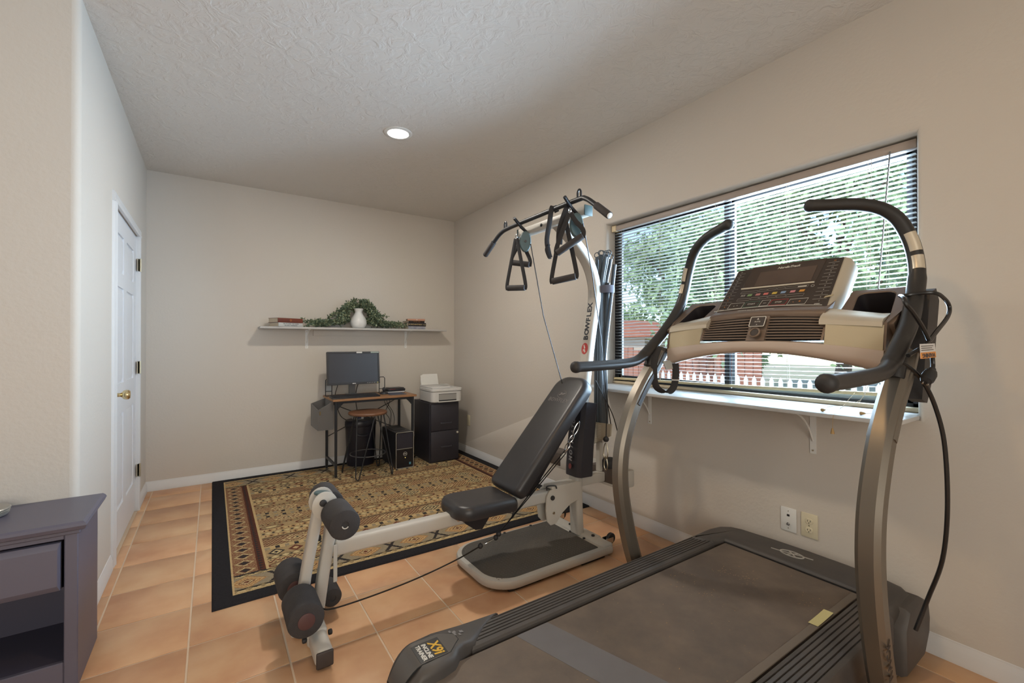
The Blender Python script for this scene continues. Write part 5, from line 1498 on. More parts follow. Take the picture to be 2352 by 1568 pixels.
for z0, z1, w in ((0.622, 0.525, 0.016), (0.540, 0.455, 0.013)):
    c2.tube(cr([(2.0, 1.941, z0), (2.0, 1.941 + w, z0 - 0.03), (2.0, 1.941 + w * 1.1, z1 + 0.02), (2.0, 1.941, z1), (2.0, 1.941 - w, z1 + 0.025), (2.0, 1.941 - w * .8, z0 - 0.03)], 3, closed=True), 0.0036, 6, closed=True)
part('carabiner', c2, M_nickel, gy)
part('cable', MB().tube([(2.0, 1.939, 0.655), (2.0, 1.935, 0.80), (1.985, 1.945, 0.98)], 0.0032, 6), M_cable, gy)
part('cable_ball', MB().lathe((2.0, 1.939, 0.628), [(0, 0), (0.011, 0.003), (0.017, 0.011), (0.018, 0.018), (0.016, 0.026), (0.009, 0.033), (0, 0.035)], 16), M_rubber, gy)

# lat bar lying across the hooks
lb = thing('lat_bar', 'black wide lat pulldown bar with bent grips lying across the top of the gym mast', 'bar', (1.62, 2.09, 1.99))
lp = [(1.585, 2.688, 1.850), (1.598, 2.585, 1.930), (1.608, 2.52, 1.973), (1.615, 2.43, 1.990), (1.620, 2.10, 1.998), (1.615, 1.775, 1.998), (1.606, 1.70, 1.984), (1.596, 1.62, 1.930), (1.582, 1.512, 1.848)]
part('bar', MB().tube(cr(lp, 5), 0.0135, 12), M_darkmetal, lb)
for a, b in ((lp[0], lp[1]), (lp[8], lp[7])):
    A_, B_ = Vector(a), Vector(b)
    gp = part('grip', MB().cyl(A_ - (B_ - A_) * 0.02, A_ + (B_ - A_) * 0.92, 0.0185, 16, ch=0.003), M_foam, lb)
    part('end_cap', MB().cyl(A_ - (B_ - A_) * 0.045, A_ - (B_ - A_) * 0.015, 0.0145, 14, ch=0.002), M_white if b == lp[7] else M_rubber, gp)
for y, z_ in ((2.47, 1.990), (1.755, 2.000)):
    part('eyelet', MB().tube(cr([(1.612, y - 0.012, z_), (1.612, y - 0.012, z_ + 0.035), (1.612, y, z_ + 0.048), (1.612, y + 0.012, z_ + 0.035), (1.612, y + 0.012, z_)], 4), 0.0055, 8), M_darkmetal, lb)

def handle(label, p, w, drop, dx_=0.0, tilt=0.0, yrot=0.0):
    """stirrup handle: webbing loop from p down to a tube grip of width w"""
    t = thing('stirrup_handle', label, 'handle', p, 0, 'stirrup handles hanging from the gym mast')
    P = Vector(p)
    dirv = Vector((math.sin(yrot), -math.cos(yrot), 0))
    c = P + Vector((dx_, 0, -drop))
    a = c + dirv * (w / 2) + Vector((0, 0, tilt)); b = c - dirv * (w / 2) - Vector((0, 0, tilt))
    m_ = MB()
    nrm = dirv.cross(Vector((0, 0, 1)))
    for e, s_ in ((a, 1), (b, -1)):
        m_.tube(cr([P + dirv * 0.004 * s_, P.lerp(e, 0.35) + dirv * 0.006 * s_, e + Vector((0, 0, 0.03)) + dirv * 0.002 * s_, e - Vector((0, 0, 0.012))], 5), 0, 8, flat=(0.0125, 0.0018), up=tuple(dirv))
    part('webbing', m_, M_web, t)
    part('grip', MB().cyl(a, b, 0.0185, 18, ch=0.003), M_foam, t)
    part('ring', MB().tube([P + Vector((0, 0.010 * math.cos(R(30 * i)), 0.012 + 0.014 * math.sin(R(30 * i)))) for i in range(12)], 0.0028, 6, closed=True), M_steel, t)
handle('black stirrup handle hanging lowest on the far pulley of the gym mast', (1.605, 2.335, 1.90), 0.125, 0.315, 0.0, -0.002, 0.5)
handle('black stirrup handle behind the lowest one, its grey grip just under the round pulley', (1.645, 2.34, 1.90), 0.125, 0.155, 0.0, -0.012, 0.5)
handle('black stirrup handle hanging level from the near pulley of the gym mast', (1.60, 1.865, 1.93), 0.135, 0.345, 0.0, 0.010, 0.55)
handle('black stirrup handle tilted steeply against the near pulley, its grip slanting upward', (1.585, 1.80, 1.93), 0.140, 0.170, 0.0, 0.042, 0.65)
st3 = thing('ankle_strap', 'narrow black webbing strap draped over the middle of the lat bar', 'strap', (1.61, 1.98, 1.99))
part('webbing', MB().tube(cr([(1.64, 1.972, 1.985), (1.622, 1.972, 2.013), (1.602, 1.973, 2.002), (1.597, 1.985, 1.93), (1.60, 2.015, 1.83), (1.60, 2.0, 1.76), (1.60, 1.985, 1.722)], 5), 0, 8, flat=(0.014, 0.0018), up=(0.85, -0.5, 0)), M_web, st3)
part('loop', MB().tube(cr([(1.600, 1.997, 1.80), (1.603, 2.022, 1.775), (1.602, 2.0, 1.73), (1.60, 1.985, 1.715)], 5), 0, 8, flat=(0.010, 0.0018), up=(0.85, -0.5, 0)), M_web, st3)
part('sling', MB().tube(cr([(1.62, 1.845, 1.99), (1.60, 1.85, 1.95), (1.59, 1.885, 1.86), (1.595, 1.90, 1.78)], 5), 0, 8, flat=(0.018, 0.002), up=(0.85, -0.5, 0)), M_web, st3)
# ================================================================ treadmill
tm = thing('treadmill', 'large charcoal and bronze treadmill with console, standing in front of the window', 'treadmill', (1.4, 0.955, 0))
YC = 0.955
BZt = 0.245                      # belt top
BY0, BY1 = 0.688, 1.240
# under-deck
part('deck_base', MB().rbox(0.48, 0.585, 0.06, 2.30, 1.345, 0.225, 0.02, 2), M_tdark, tm)
for x in (0.62, 2.0):
    part('deck_foot', MB().rbox(x, 0.60, 0.0, x + 0.10, 0.68, 0.062, 0.006, 1).rbox(x, 1.25, 0.0, x + 0.10, 1.33, 0.062, 0.006, 1), M_rubber, tm)
part('base_beam', MB().rbox(1.55, 0.44, 0.005, 1.80, 1.46, 0.055, 0.01, 2), M_tdark, tm)
# belt: a closed loop round the deck, with a paler seam strip and light dust
M_belt = mk('belt_rubber', (0.045, 0.042, 0.042), 0.7, bump=(900, 0.25, 0.0006))
def belt_nodes():
    nt = M_belt.node_tree; n = nt.nodes; b = n['Principled BSDF']
    tc = n.new('ShaderNodeTexCoord')
    nz = n.new('ShaderNodeTexNoise'); nz.inputs['Scale'].default_value = 3.2; nz.inputs['Detail'].default_value = 6; nz.inputs['Roughness'].default_value = 0.65
    nt.links.new(tc.outputs['Object'], nz.inputs['Vector'])
    rp = n.new('ShaderNodeValToRGB'); e = rp.color_ramp.elements
    e[0].position = 0.35; e[0].color = (0.098, 0.078, 0.064, 1); e[1].position = 0.75; e[1].color = (0.190, 0.148, 0.112, 1)
    nt.links.new(nz.outputs['Fac'], rp.inputs['Fac'])
    nt.links.new(rp.outputs[0], b.inputs['Base Color'])
belt_nodes()
lp_ = []
x0b, x1b, rz = 0.475, 2.20, 0.045
for k in range(9):
    a = R(90 + 22.5 * k); lp_.append((x0b + rz * math.cos(a), BZt - rz + rz * math.sin(a)))
for k in range(9):
    a = R(-90 + 22.5 * k); lp_.append((x1b + rz * math.cos(a), BZt - rz + rz * math.sin(a)))
part('belt', MB().prism([(a, BY0, b) for a, b in lp_], (0, BY1 - BY0, 0)), M_belt, tm)
M_seam = mk('belt_seam', (0.145, 0.142, 0.150), 0.7, var=(8, (0.12, 0.115, 0.115), 0.3))
part('belt_seam', MB().prism([(0.852, BY1 - 0.001, BZt), (0.985, BY1 - 0.001, BZt), (1.14, BY0 + 0.001, BZt), (1.005, BY0 + 0.001, BZt)], (0, 0, 0.0008)), M_seam, tm)
part('belt_edge', MB().rbox(0.90, BY0 - 0.001, BZt - 0.001, 2.10, BY0 + 0.026, BZt + 0.003, 0.0015, 1), mk('belt_edge', (0.16, 0.135, 0.11), 0.8, bump=(700, 0.3, 0.0008)), tm)
# foot rails with long grooves
def rail(y_in, y_out):
    s_ = 1 if y_out > y_in else -1
    wd = abs(y_out - y_in)
    zt = 0.262
    prof = [(0.0, 0.205), (0.0, zt - 0.012), (0.004, zt - 0.004), (0.012, zt - 0.001)]
    ng = 6
    for k in range(ng):
        c = 0.020 + k * (wd - 0.038) / (ng - 1)
        prof += [(c - 0.0028, zt), (c - 0.0018, zt - 0.005), (c + 0.0018, zt - 0.005), (c + 0.0028, zt)]
    prof += [(wd - 0.010, zt - 0.001), (wd - 0.003, zt - 0.006), (wd, zt - 0.014), (wd, 0.165), (wd - 0.02, 0.150)]
    poly = [(0, y_in + s_ * a, b) for a, b in prof]
    return poly
for yi, yo in ((1.252, 1.362), (0.676, 0.556)):
    po = rail(yi, yo)
    n_ = len(po)
    mb_ = MB()
    s_ = 1 if yo > yi else -1
    def at(x, raise_=0.0, skew=0.0):
        return [(x + skew * abs(y - yi), y, z + (raise_ if z > 0.24 else 0)) for _, y, z in po]
    secs = [at(0.690, 0.0, 1.05), at(0.76, 0.0, 0.9), at(0.85, 0.0, 0.5), at(1.0), at(1.99), at(2.035, 0.0, -0.25)]
    vs2 = [p for s2 in secs for p in s2]
    fs2 = [(i * n_ + j, i * n_ + (j + 1) % n_, (i + 1) * n_ + (j + 1) % n_, (i + 1) * n_ + j) for i in range(len(secs) - 1) for j in range(n_)]
    fs2 += [tuple(range(n_ - 1, -1, -1)), tuple((len(secs) - 1) * n_ + j for j in range(n_))]
    part('foot_rail', mb_.add(vs2, fs2), M_tgrey, tm, sharp=25)
# rear end caps (the one beside the tiles carries the badge)
def hfun(x, y=0):
    z = 0.288
    if x < 0.525:
        z -= 0.105 * ((0.525 - x) / 0.11) ** 2
    q = max(0.0, min(1.0, (x - 0.64) / 0.14))
    return z - 0.023 * q * q * (3 - 2 * q)
def end_cap(s_):
    yo = YC + s_ * 0.410
    f = lambda d: yo - s_ * d
    out = [(0.86, f(0.0)), (0.75, f(0.001)), (0.60, f(0.003))] + [(p.x, f(p.y)) for p in cr([(0.52, 0.006), (0.468, 0.018), (0.430, 0.045), (0.415, 0.085), (0.413, 0.130)], 4)] + [(0.413, f(0.166)), (0.50, f(0.168)), (0.570, f(0.163)), (0.612, f(0.152)), (0.628, f(0.138)), (0.642, f(0.122)), (0.668, f(0.113)), (0.705, f(0.106)), (0.74, f(0.075)), (0.79, f(0.035))]
    n_ = len(out)
    cx = sum(p[0] for p in out) / n_; cy = sum(p[1] for p in out) / n_
    vs2 = []
    lv = [(0.0, None), (0.0, -0.018), (0.004, -0.008), (0.012, -0.002), (0.022, 0.0)]
    for ins, dz in lv:
        for x, y in out:
            d = math.hypot(x - cx, y - cy)
            k_ = max(0.0, 1 - ins / d)
            x2, y2 = cx + (x - cx) * k_, cy + (y - cy) * k_
            vs2.append((x2, y2, 0.10 if dz is None else hfun(x2) + dz))
    for k_ in (0.75, 0.45, 0.15):
        for x, y in out:
            x2, y2 = cx + (x - cx) * k_, cy + (y - cy) * k_
            vs2.append((x2, y2, hfun(x2)))
    L_ = len(lv) + 3
    fs2 = [(i * n_ + j, i * n_ + (j + 1) % n_, (i + 1) * n_ + (j + 1) % n_, (i + 1) * n_ + j) for i in range(L_ - 1) for j in range(n_)]
    fs2.append(tuple(range(n_ - 1, -1, -1))); fs2.append(tuple((L_ - 1) * n_ + j for j in range(n_)))
    return MB().add(vs2, fs2)
ec = part('end_cap', end_cap(1), M_tgrey, tm, sharp=50)
ec2 = part('end_cap', end_cap(-1), M_tgrey, tm, sharp=50)
def on_top(x0, x1, lo, hi, h, n=10):
    vs2 = []
    for i in range(n + 1):
        x = x0 + (x1 - x0) * i / n
        for y, dz in ((lo(x), -0.003), (lo(x), h), (hi(x), h), (hi(x), -0.003)):
            vs2.append((x, y, hfun(x) + dz))
    fs2 = [(i * 4 + j, i * 4 + (j + 1) % 4, i * 4 + 4 + (j + 1) % 4, i * 4 + 4 + j) for i in range(n) for j in range(4)] + [(0, 1, 2, 3), (n * 4, n * 4 + 3, n * 4 + 2, n * 4 + 1)]
    return MB().add(vs2, fs2)
lo_ = lambda x: 1.236 + max(0.0, (x - 0.605) / 0.045) * 0.040
hi_ = lambda x: 1.338 - max(0.0, (x - 0.610) / 0.040) * 0.030 - max(0.0, 0.50 - x) * 0.35
part('badge_groove', on_top(0.436, 0.655, lambda x: lo_(x) - 0.0025, lambda x: hi_(x) + 0.0025, 0.0004, 14), M_dark, ec, sharp=60)
part('badge_plate', on_top(0.438, 0.652, lo_, hi_, 0.0012, 14), mk('badge_grey', (0.085, 0.078, 0.072), 0.32), ec, sharp=60)
part('badge_label', on_top(0.512, 0.600, lambda x: 1.240, lambda x: 1.322, 0.0018, 6), mk('badge_black', (0.012, 0.012, 0.013), 0.4), ec, sharp=60)
def on_cap(x, y):
    dz = (hfun(x + 0.008) - hfun(x - 0.008)) / 0.016
    return axes((x, y, hfun(x) + 0.0023), (0, -1, 0), (1, 0, dz))
M_yell = mk('badge_yellow', (0.62, 0.36, 0.02), 0.45)
text('X9i', 0.046, on_cap(0.576, 1.279), M_yell, ec, bold=0.0012, sx=0.95, shear=0.15)
text('INCLINE', 0.0185, on_cap(0.547, 1.279), M_print, ec, bold=0.0006, sx=1.0, shear=0.1)
text('TRAINER', 0.0185, on_cap(0.528, 1.279), M_print, ec, bold=0.0006, sx=1.0, shear=0.1)
scm = MB()
r4 = random.Random(3)
for k in range(7):
    x, y = 0.665 + r4.uniform(-0.02, 0.02), 1.318 + r4.uniform(-0.02, 0.012)
    scm.add([(x - 0.004, y - 0.006, 0), (x + 0.004, y - 0.006, 0), (x + 0.003, y + 0.006, 0), (x - 0.003, y + 0.005, 0)], [(0, 1, 2, 3)])
scm.v = [(x, y, hfun(x, y) + 0.0006) for x, y, z in scm.v]
part('scuff_marks', scm, mk('scuff', (0.20, 0.19, 0.185), 0.8), ec, kind='stuff')
# motor hood
def hood():
    ou = [(2.112, 0.675), (2.112, 1.250), (2.06, 1.262), (2.00, 1.285), (1.98, 1.335), (1.995, 1.362), (2.16, 1.366), (2.235, 1.352), (2.285, 1.315), (2.305, 1.26), (2.318, 1.10), (2.322, 0.955), (2.318, 0.80), (2.305, 0.66), (2.285, 0.60), (2.235, 0.560), (2.10, 0.556), (2.02, 0.58), (2.04, 0.66)]
    ou = ou[::-1]
    M = axes((0, 0, 0), (1, 0, 0), (0, 1, 0))
    return MB().pad(ou[::-1] if False else ou, M, [(0.0, 0.06), (0.0, 0.235), (0.003, 0.250), (0.012, 0.262), (0.03, 0.268)])
part('motor_hood', hood(), M_tgrey, tm, sharp=40)
part('hood_lip', MB().box(2.108, BY0 - 0.004, BZt - 0.01, 2.122, BY1 + 0.004, BZt + 0.004), M_dark, tm)
part('hood_side_cover', MB().pad([(2.06, 0.03), (2.27, 0.03), (2.335, 0.10), (2.345, 0.16), (2.325, 0.225), (2.25, 0.262), (2.10, 0.262), (2.05, 0.20)], axes((0, 0.565, 0), (1, 0, 0), (0, 0, 1)), [(0, -0.06), (0, 0.015), (0.012, 0.030), (0.03, 0.034)]), M_tgrey, tm)
lg_ = (2.198, 0.975, 0.2692)
lt = MB().tube([(lg_[0] + 0.026 * math.cos(R(12 * i)), lg_[1] + 0.048 * math.sin(R(12 * i)), lg_[2]) for i in range(30)], 0.0035, 6, closed=True)
lt.tube([(lg_[0] - 0.012, lg_[1] + 0.085, lg_[2]), (lg_[0] - 0.006, lg_[1] + 0.035, lg_[2]), (lg_[0] + 0.012, lg_[1] - 0.03, lg_[2]), (lg_[0] + 0.018, lg_[1] - 0.08, lg_[2])], 0.0026, 6)
lt.tube([(lg_[0] + 0.020, lg_[1] + 0.02, lg_[2]), (lg_[0] - 0.018, lg_[1] - 0.022, lg_[2])], 0.0035, 6)
lt.tube([(lg_[0] - 0.02, lg_[1] + 0.012, lg_[2]), (lg_[0] + 0.02, lg_[1] - 0.014, lg_[2])], 0.003, 6)
part('hood_emblem', lt, mk('emblem_silver', (0.6, 0.58, 0.54), 0.3, metal=0.6), tm)

# uprights: curved tubes either side
upf = [(1.700, 0.02), (1.672, 0.15), (1.620, 0.30), (1.582, 0.44), (1.560, 0.56), (1.556, 0.66), (1.570, 0.76), (1.610, 0.87), (1.660, 0.965), (1.730, 1.055), (1.800, 1.13), (1.845, 1.18)]
for s_ in (1, -1):
    yu = YC + s_ * 0.470
    pth = cr([(a + 0.006, yu, b) for a, b in upf], 5)
    pr_ = [(-0.031, -0.020), (-0.018, -0.034), (0.018, -0.034), (0.031, -0.020), (0.033, 0.012), (0.022, 0.030), (-0.022, 0.030), (-0.033, 0.012)]
    up_ = part('upright', MB().sweep(pth, pr_, up=(1, 0, 0)), M_bronze, tm, sharp=28)
    part('upright_cap', MB().tube(cr([(1.652, yu, 0.945), (1.728, yu, 1.045), (1.800, yu, 1.118), (1.86, yu, 1.20)], 4), 0, 10, flat=(0.030, 0.037), up=(1, 0, 0)), M_tdark if s_ > 0 else M_bronze, tm)
    if s_ < 0:
        for ch, (x, z) in zip('NORDICTRACK', [(1.668, 0.055), (1.658, 0.092), (1.646, 0.128), (1.634, 0.163), (1.624, 0.192), (1.616, 0.218), (1.606, 0.248), (1.596, 0.280), (1.588, 0.312), (1.580, 0.344), (1.574, 0.376)]):
            M = axes((x + 0.012, yu - 0.0335, z), (-0.30, 0, 1), (-1, 0, -0.3))
            text(ch, 0.042, M, M_tdark, up_, bold=0.0006)
# handlebars
hb = [(1.282, 0.466, 1.130), (1.45, 0.468, 1.133), (1.62, 0.471, 1.140), (1.70, 0.472, 1.160), (1.77, 0.472, 1.205), (1.892, 0.472, 1.300), (1.990, 0.464, 1.410), (2.028, 0.458, 1.50), (2.034, 0.438, 1.600), (2.022, 0.396, 1.690), (1.995, 0.318, 1.742), (1.930, 0.165, 1.767)]
for s_ in (1, -1):
    pp = cr([(a, YC - 0.002 + s_ * b, c) for a, b, c in hb], 6)
    rr_ = [0.0225 if i < 20 else (0.026 if i < 40 else 0.024) for i in range(len(pp))]
    h_ = part('handlebar', MB().tube(pp, rr_, 14), M_handle, tm)
    e = Vector(pp[0])
    part('grip_cap', MB().lathe((0, 0, 0), [(0.0245, -0.012), (0.0255, 0.002), (0.022, 0.012), (0.013, 0.019), (0, 0.021)], 18, frame(e, (-1, 0, -0.02))), M_rubber, h_)
    e2 = Vector(pp[-1]); d2 = (e2 - Vector(pp[-2])).normalized()
    part('grip_cap', MB().lathe((0, 0, 0), [(0.0245, -0.01), (0.025, 0.002), (0.021, 0.012), (0.012, 0.018), (0, 0.02)], 18, frame(e2, d2)), M_rubber, h_)
    for a, b in ((41, 44), (45, 49)):                    # pulse sensor plates
        seg = [Vector(pp[i]) for i in range(a, b + 1)]
        off = Vector((-0.8, s_ * 0.55, 0.1)).normalized() * 0.0085
        part('pulse_plate', MB().tube([p + off for p in seg], 0, 12, flat=(0.0195, 0.0195)), M_silver, h_)
    # stub joining the bar to the upright and the console
    part('bar_joint', MB().tube([(1.765, YC + s_ * 0.470, 1.120), (1.80, YC + s_ * 0.470, 1.20)], 0.026, 12), M_handle, tm)

# ---- console
cn = part('console', MB().rbox(1.955, YC - 0.205, 1.26, 2.11, YC + 0.205, 1.40, 0.02, 2), M_tdark, tm)
PO = Vector((1.940, YC, 1.375)); PX_ = Vector((0, -1, 0)); PY_ = Vector((0.187, 0, 0.215)).normalized()
MPN = axes(PO, PX_, PY_)
PZn = MPN.to_3x3() @ Vector((0, 0, 1))
sg = 1 if PZn.x < 0 else -1                                # sign of the direction towards the user
def arch(d):
    return 0.062 * (1 - (d / 0.418) ** 2)
# silver shell behind the panel
sh_o = [(-0.226, -0.03), (0.226, -0.03), (0.221, 0.272)] + [(0.221 - 0.442 * t, 0.272 + 0.012 * math.sin(math.pi * t)) for t in (0.15, 0.3, 0.5, 0.7, 0.85)] + [(-0.221, 0.272)]
lv_ = [(0.0, 0.0), (-0.016, -0.018), (-0.022, -0.07), (-0.012, -0.105), (0.02, -0.118)]
part('console_shell', MB().pad(sh_o, MPN, [(a, sg * b) for a, b in lv_[::-1]]), M_silver, cn)
pn_o = [(-0.2215, -0.012), (0.2215, -0.012), (0.2165, 0.270)] + [(0.2165 - 0.433 * t, 0.270 + 0.011 * math.sin(math.pi * t)) for t in (0.15, 0.3, 0.5, 0.7, 0.85)] + [(-0.2165, 0.270)]
part('control_panel', MB().pad(pn_o, MPN, [(0, -sg * 0.004), (0, sg * 0.002), (0.001, sg * 0.003)]), M_tpanel, cn)
hz_ = sg * 0.0033
def flat(poly, h0, h1):
    return MB().prism([MPN @ Vector((a, b, sg * h0)) for a, b in poly], PZn * (sg * (h1 - h0)))
sc = part('screen_surround', flat([(-0.152, 0.140), (0.147, 0.140), (0.156, 0.276), (-0.150, 0.279)], 0.003, 0.0042), mk('surround_brown', (0.060, 0.043, 0.034), 0.25), cn)
part('screen', flat([(-0.102, 0.147), (0.129, 0.147), (0.130, 0.238), (-0.102, 0.238)], 0.0042, 0.0050), M_screen, cn)
sb2 = MB().tube([MPN @ Vector((-0.156 + 0.30 * t, 0.137 - 0.002 * t, sg * 0.005)) for t in (0, 0.5, 1)], 0.0036, 8)
part('silver_strip', sb2, mk('strip_silver', (0.66, 0.62, 0.52), 0.3), cn)
MTX = MPN.copy()
if sg < 0:
    MTX = axes(PO, PX_, PY_)
def ptx(body, size, a, b, mat=M_print, **k):
    M = MPN @ Matrix.Translation((a, b, sg * 0.0046))
    if sg < 0:
        M = M @ Matrix.Diagonal((1, 1, -1, 1))
    return text(body, size, M, mat, cn, **k)
ptx('NordicTrack', 0.0175, 0.014, 0.252, bold=0.0003, shear=0.25)
def outline(a0, b0, a1, b1, mat, sk=0.006, w=0.0009):
    pts = [MPN @ Vector((a, b, sg * 0.0042)) for a, b in ((a0, b0), (a1, b0), (a1 + sk, b1), (a0 + sk, b1))]
    return part('button', MB().tube(pts, w, 4, closed=True), mat, cn)
M_pr2 = mk('dim_print', (0.42, 0.40, 0.36), 0.5)
M_green = mk('green_print', (0.08, 0.20, 0.14), 0.5)
outline(-0.178, 0.013, -0.115, 0.046, M_print)
outline(-0.108, 0.017, -0.048, 0.049, M_green)
outline(-0.039, 0.018, -0.004, 0.051, M_print)
outline(0.002, 0.018, 0.066, 0.049, M_redprint)
outline(0.074, 0.014, 0.141, 0.046, M_print)
ptx('START', 0.011, -0.076, 0.034); ptx('STOP', 0.011, 0.036, 0.034); ptx('-   +', 0.018, 0.108, 0.030, M_orange)
ptx('v  ^', 0.014, -0.145, 0.029, M_pr2); ptx('RESET', 0.005, -0.019, 0.034, M_pr2)
sw = MB().tube(cr([MPN @ Vector((a, b, sg * 0.0042)) for a, b in ((-0.236, 0.001), (-0.1, 0.012), (0.04, 0.014), (0.205, 0.001))], 5), 0.0015, 5)
part('button_line', sw, M_print, cn)
for a0, a1, b in ((-0.150, -0.075, 0.106), (-0.070, -0.036, 0.110), (-0.032, 0.002, 0.112), (0.006, 0.036, 0.113), (0.040, 0.126, 0.112)):
    outline(a0, b, a1, b + 0.011, M_pr2, 0.002, 0.0006)
for a0, a1, b in ((-0.152, -0.096, 0.060), (-0.091, -0.058, 0.062), (-0.054, -0.022, 0.063), (-0.018, 0.014, 0.064), (0.018, 0.052, 0.064), (0.056, 0.122, 0.062)):
    outline(a0, b, a1, b + 0.013, M_pr2, 0.002, 0.0006)
part('button', flat([(0.088, 0.115), (0.120, 0.115), (0.121, 0.120), (0.089, 0.120)], 0.0036, 0.0046), M_print, cn)
ptx('FIT', 0.015, -0.132, 0.090)
for a, col in ((-0.103, (0.22, 0.36, 0.16)), (-0.067, (0.45, 0.20, 0.20)), (-0.033, (0.55, 0.16, 0.14)), (0.003, (0.55, 0.42, 0.08)), (0.038, (0.22, 0.33, 0.50)), (0.075, (0.55, 0.22, 0.24)), (0.110, (0.62, 0.30, 0.06))):
    part('program_button', flat([(a - 0.010, 0.086), (a + 0.009, 0.086), (a + 0.011, 0.098), (a - 0.008, 0.098)], 0.0036, 0.0046), mk('prog%.2f' % (a + 1), col, 0.4), cn)
part('headphone_jack', MB().tube([MPN @ Vector((0.143 + 0.006 * math.cos(R(30 * i)), 0.116 + 0.006 * math.sin(R(30 * i)), sg * 0.004)) for i in range(12)], 0.001, 4, closed=True), M_pr2, cn)
tk = MB()
for k in range(11):
    b = 0.036 + k * 0.0208
    tk.tube([MPN @ Vector((0.163 + 0.0005 * k, b, sg * 0.0042)), MPN @ Vector((0.212 - 0.0006 * k, b, sg * 0.0042))], 0.0007, 4)
    tk.tube([MPN @ Vector((-0.216 + 0.0010 * k, b, sg * 0.0042)), MPN @ Vector((-0.172 - 0.0002 * k, b, sg * 0.0042))], 0.0005, 4)
part('key_lines', tk, M_pr2, cn)
for k in range(12):
    ptx(str(k + 1), 0.0095, 0.189, 0.025 + k * 0.0208, M_pr2 if k < 11 else M_orange)
    ptx(('0', '2', '4', '6', '8', '10', '12', '15', '20', '25', '30', '40')[k], 0.0085, -0.195, 0.025 + k * 0.0208, M_pr2 if k not in (0, 2, 3) else M_orange)
ptx('SPEED', 0.0075, 0.186, 0.009, M_print); ptx('INCLINE', 0.0065, -0.205, 0.008, M_pr2)
part('tape', flat([(0.202, 0.038), (0.232, 0.046), (0.232, 0.055), (0.205, 0.048)], 0.0046, 0.0056), mk('masking_tape', (0.42, 0.36, 0.24), 0.7), cn)
# rounded brown ledge under the panel, vent grille, crossbar: strips following the arch across the machine
def across(d0, d1, sec, n=16):
    """sec(d) -> closed list of (x, z); lofted from d0 to d1 (offset from the centre line)"""
    vs2 = []; m0 = None
    for i in range(n + 1):
        d = d0 + (d1 - d0) * i / n
        s2 = sec(d); m0 = len(s2)
        vs2 += [(x, YC - 0.003 + d, z) for x, z in s2]
    fs2 = [(i * m0 + j, i * m0 + (j + 1) % m0, (i + 1) * m0 + (j + 1) % m0, (i + 1) * m0 + j) for i in range(n) for j in range(m0)]
    fs2 += [tuple(range(m0 - 1, -1, -1)), tuple(n * m0 + j for j in range(m0))]
    return MB().add(vs2, fs2)
ga = lambda d: 0.012 * (1 - (d / 0.245) ** 2)             # slight arch of grille and ledge
def ledge(d):
    a = ga(d)
    return [(1.888, 1.328 + a), (1.886, 1.340 + a), (1.894, 1.352 + a), (1.912, 1.362 + a * .7), (1.945, 1.377 + a * .4), (1.99, 1.40), (2.0, 1.34), (1.92, 1.32)]
part('console_ledge', across(-0.232, 0.232, ledge), M_tbrown, cn, sharp=50)
ms = text('WARNING: READ ALL SAFETY INFORMATION', 0.0075, axes((1.905, YC + 0.03, 1.3735), (0, -1, 0), (0.9, 0, 0.45)), M_print, cn)
def grille_back(d):
    a = ga(d)
    return [(1.846, 1.238 + 0.004), (1.892, 1.330 + a), (1.96, 1.33 + a), (1.96, 1.238)]
part('vent_back', across(-0.240, 0.240, grille_back), M_dark, cn)
for k in range(8):
    t = (k + 0.5) / 8
    for d0, d1 in ((-0.238, -0.036), (0.036, 0.238)):
        def bar(d, t=t):
            a = ga(d)
            z = 1.246 + (1.326 + a - 1.246) * t
            x = 1.836 + (1.884 - 1.836) * t
            return [(x - 0.001, z - 0.003), (x, z + 0.003), (x + 0.014, z + 0.003), (x + 0.014, z - 0.003)]
        part('vent_slat', across(d0, d1, bar, 8), M_tbrown, cn)
def vend(d):
    a = ga(d)
    return [(1.832, 1.242), (1.884, 1.332 + a), (1.90, 1.332 + a), (1.85, 1.242)]
for d0, d1 in ((-0.245, -0.237), (0.237, 0.245), (-0.037, 0.037)):
    part('vent_frame', across(d0, d1, vend, 4), M_tbrown, cn)
for dc in (-0.125, 0.145):
    f_ = MB()
    for k in range(5):
        a = R(72 * k + 20)
        c0 = Vector((1.900, YC + dc, 1.288))
        e1, e2 = Vector((0, 1, 0)), Vector((0.5, 0, 0.87))
        u = e1 * math.cos(a) + e2 * math.sin(a); w = e1 * -math.sin(a) + e2 * math.cos(a)
        f_.add([c0 + u * 0.012, c0 + u * 0.040 + w * 0.010, c0 + u * 0.044 - w * 0.008], [(0, 1, 2)])
    part('fan', f_, mk('fan_brown', (0.05, 0.038, 0.03), 0.5), cn)
MC = axes((1.852, YC - 0.002, 1.298), (0, -1, 0), (0.5, 0, 0.87))
msg = 1 if (MC.to_3x3() @ Vector((0, 0, 1))).x < 0 else -1
bt = MB().tube([MC @ Vector((a, b, msg * 0.006)) for a, b in rrect(-0.030, 0.000, 0.030, 0.046, 0.004, 3)], 0.0016, 6, closed=True)
part('fan_button', bt, M_print, cn)
part('fan_button', MB().prism([MC @ Vector((a, b, msg * 0.003)) for a, b in rrect(-0.028, 0.002, 0.028, 0.044, 0.003, 2)], MC.to_3x3() @ Vector((0, 0, msg * 0.002))), M_tpanel, cn)
text('AUTO', 0.0085, MC @ Matrix.Translation((0, 0.023, msg * 0.0055)), M_print, cn)
text('▲', 0.010, MC @ Matrix.Translation((0, 0.036, msg * 0.0055)), M_print, cn)
text('^', 0.012, MC @ Matrix.Translation((0, 0.007, msg * 0.0055)), M_print, cn)
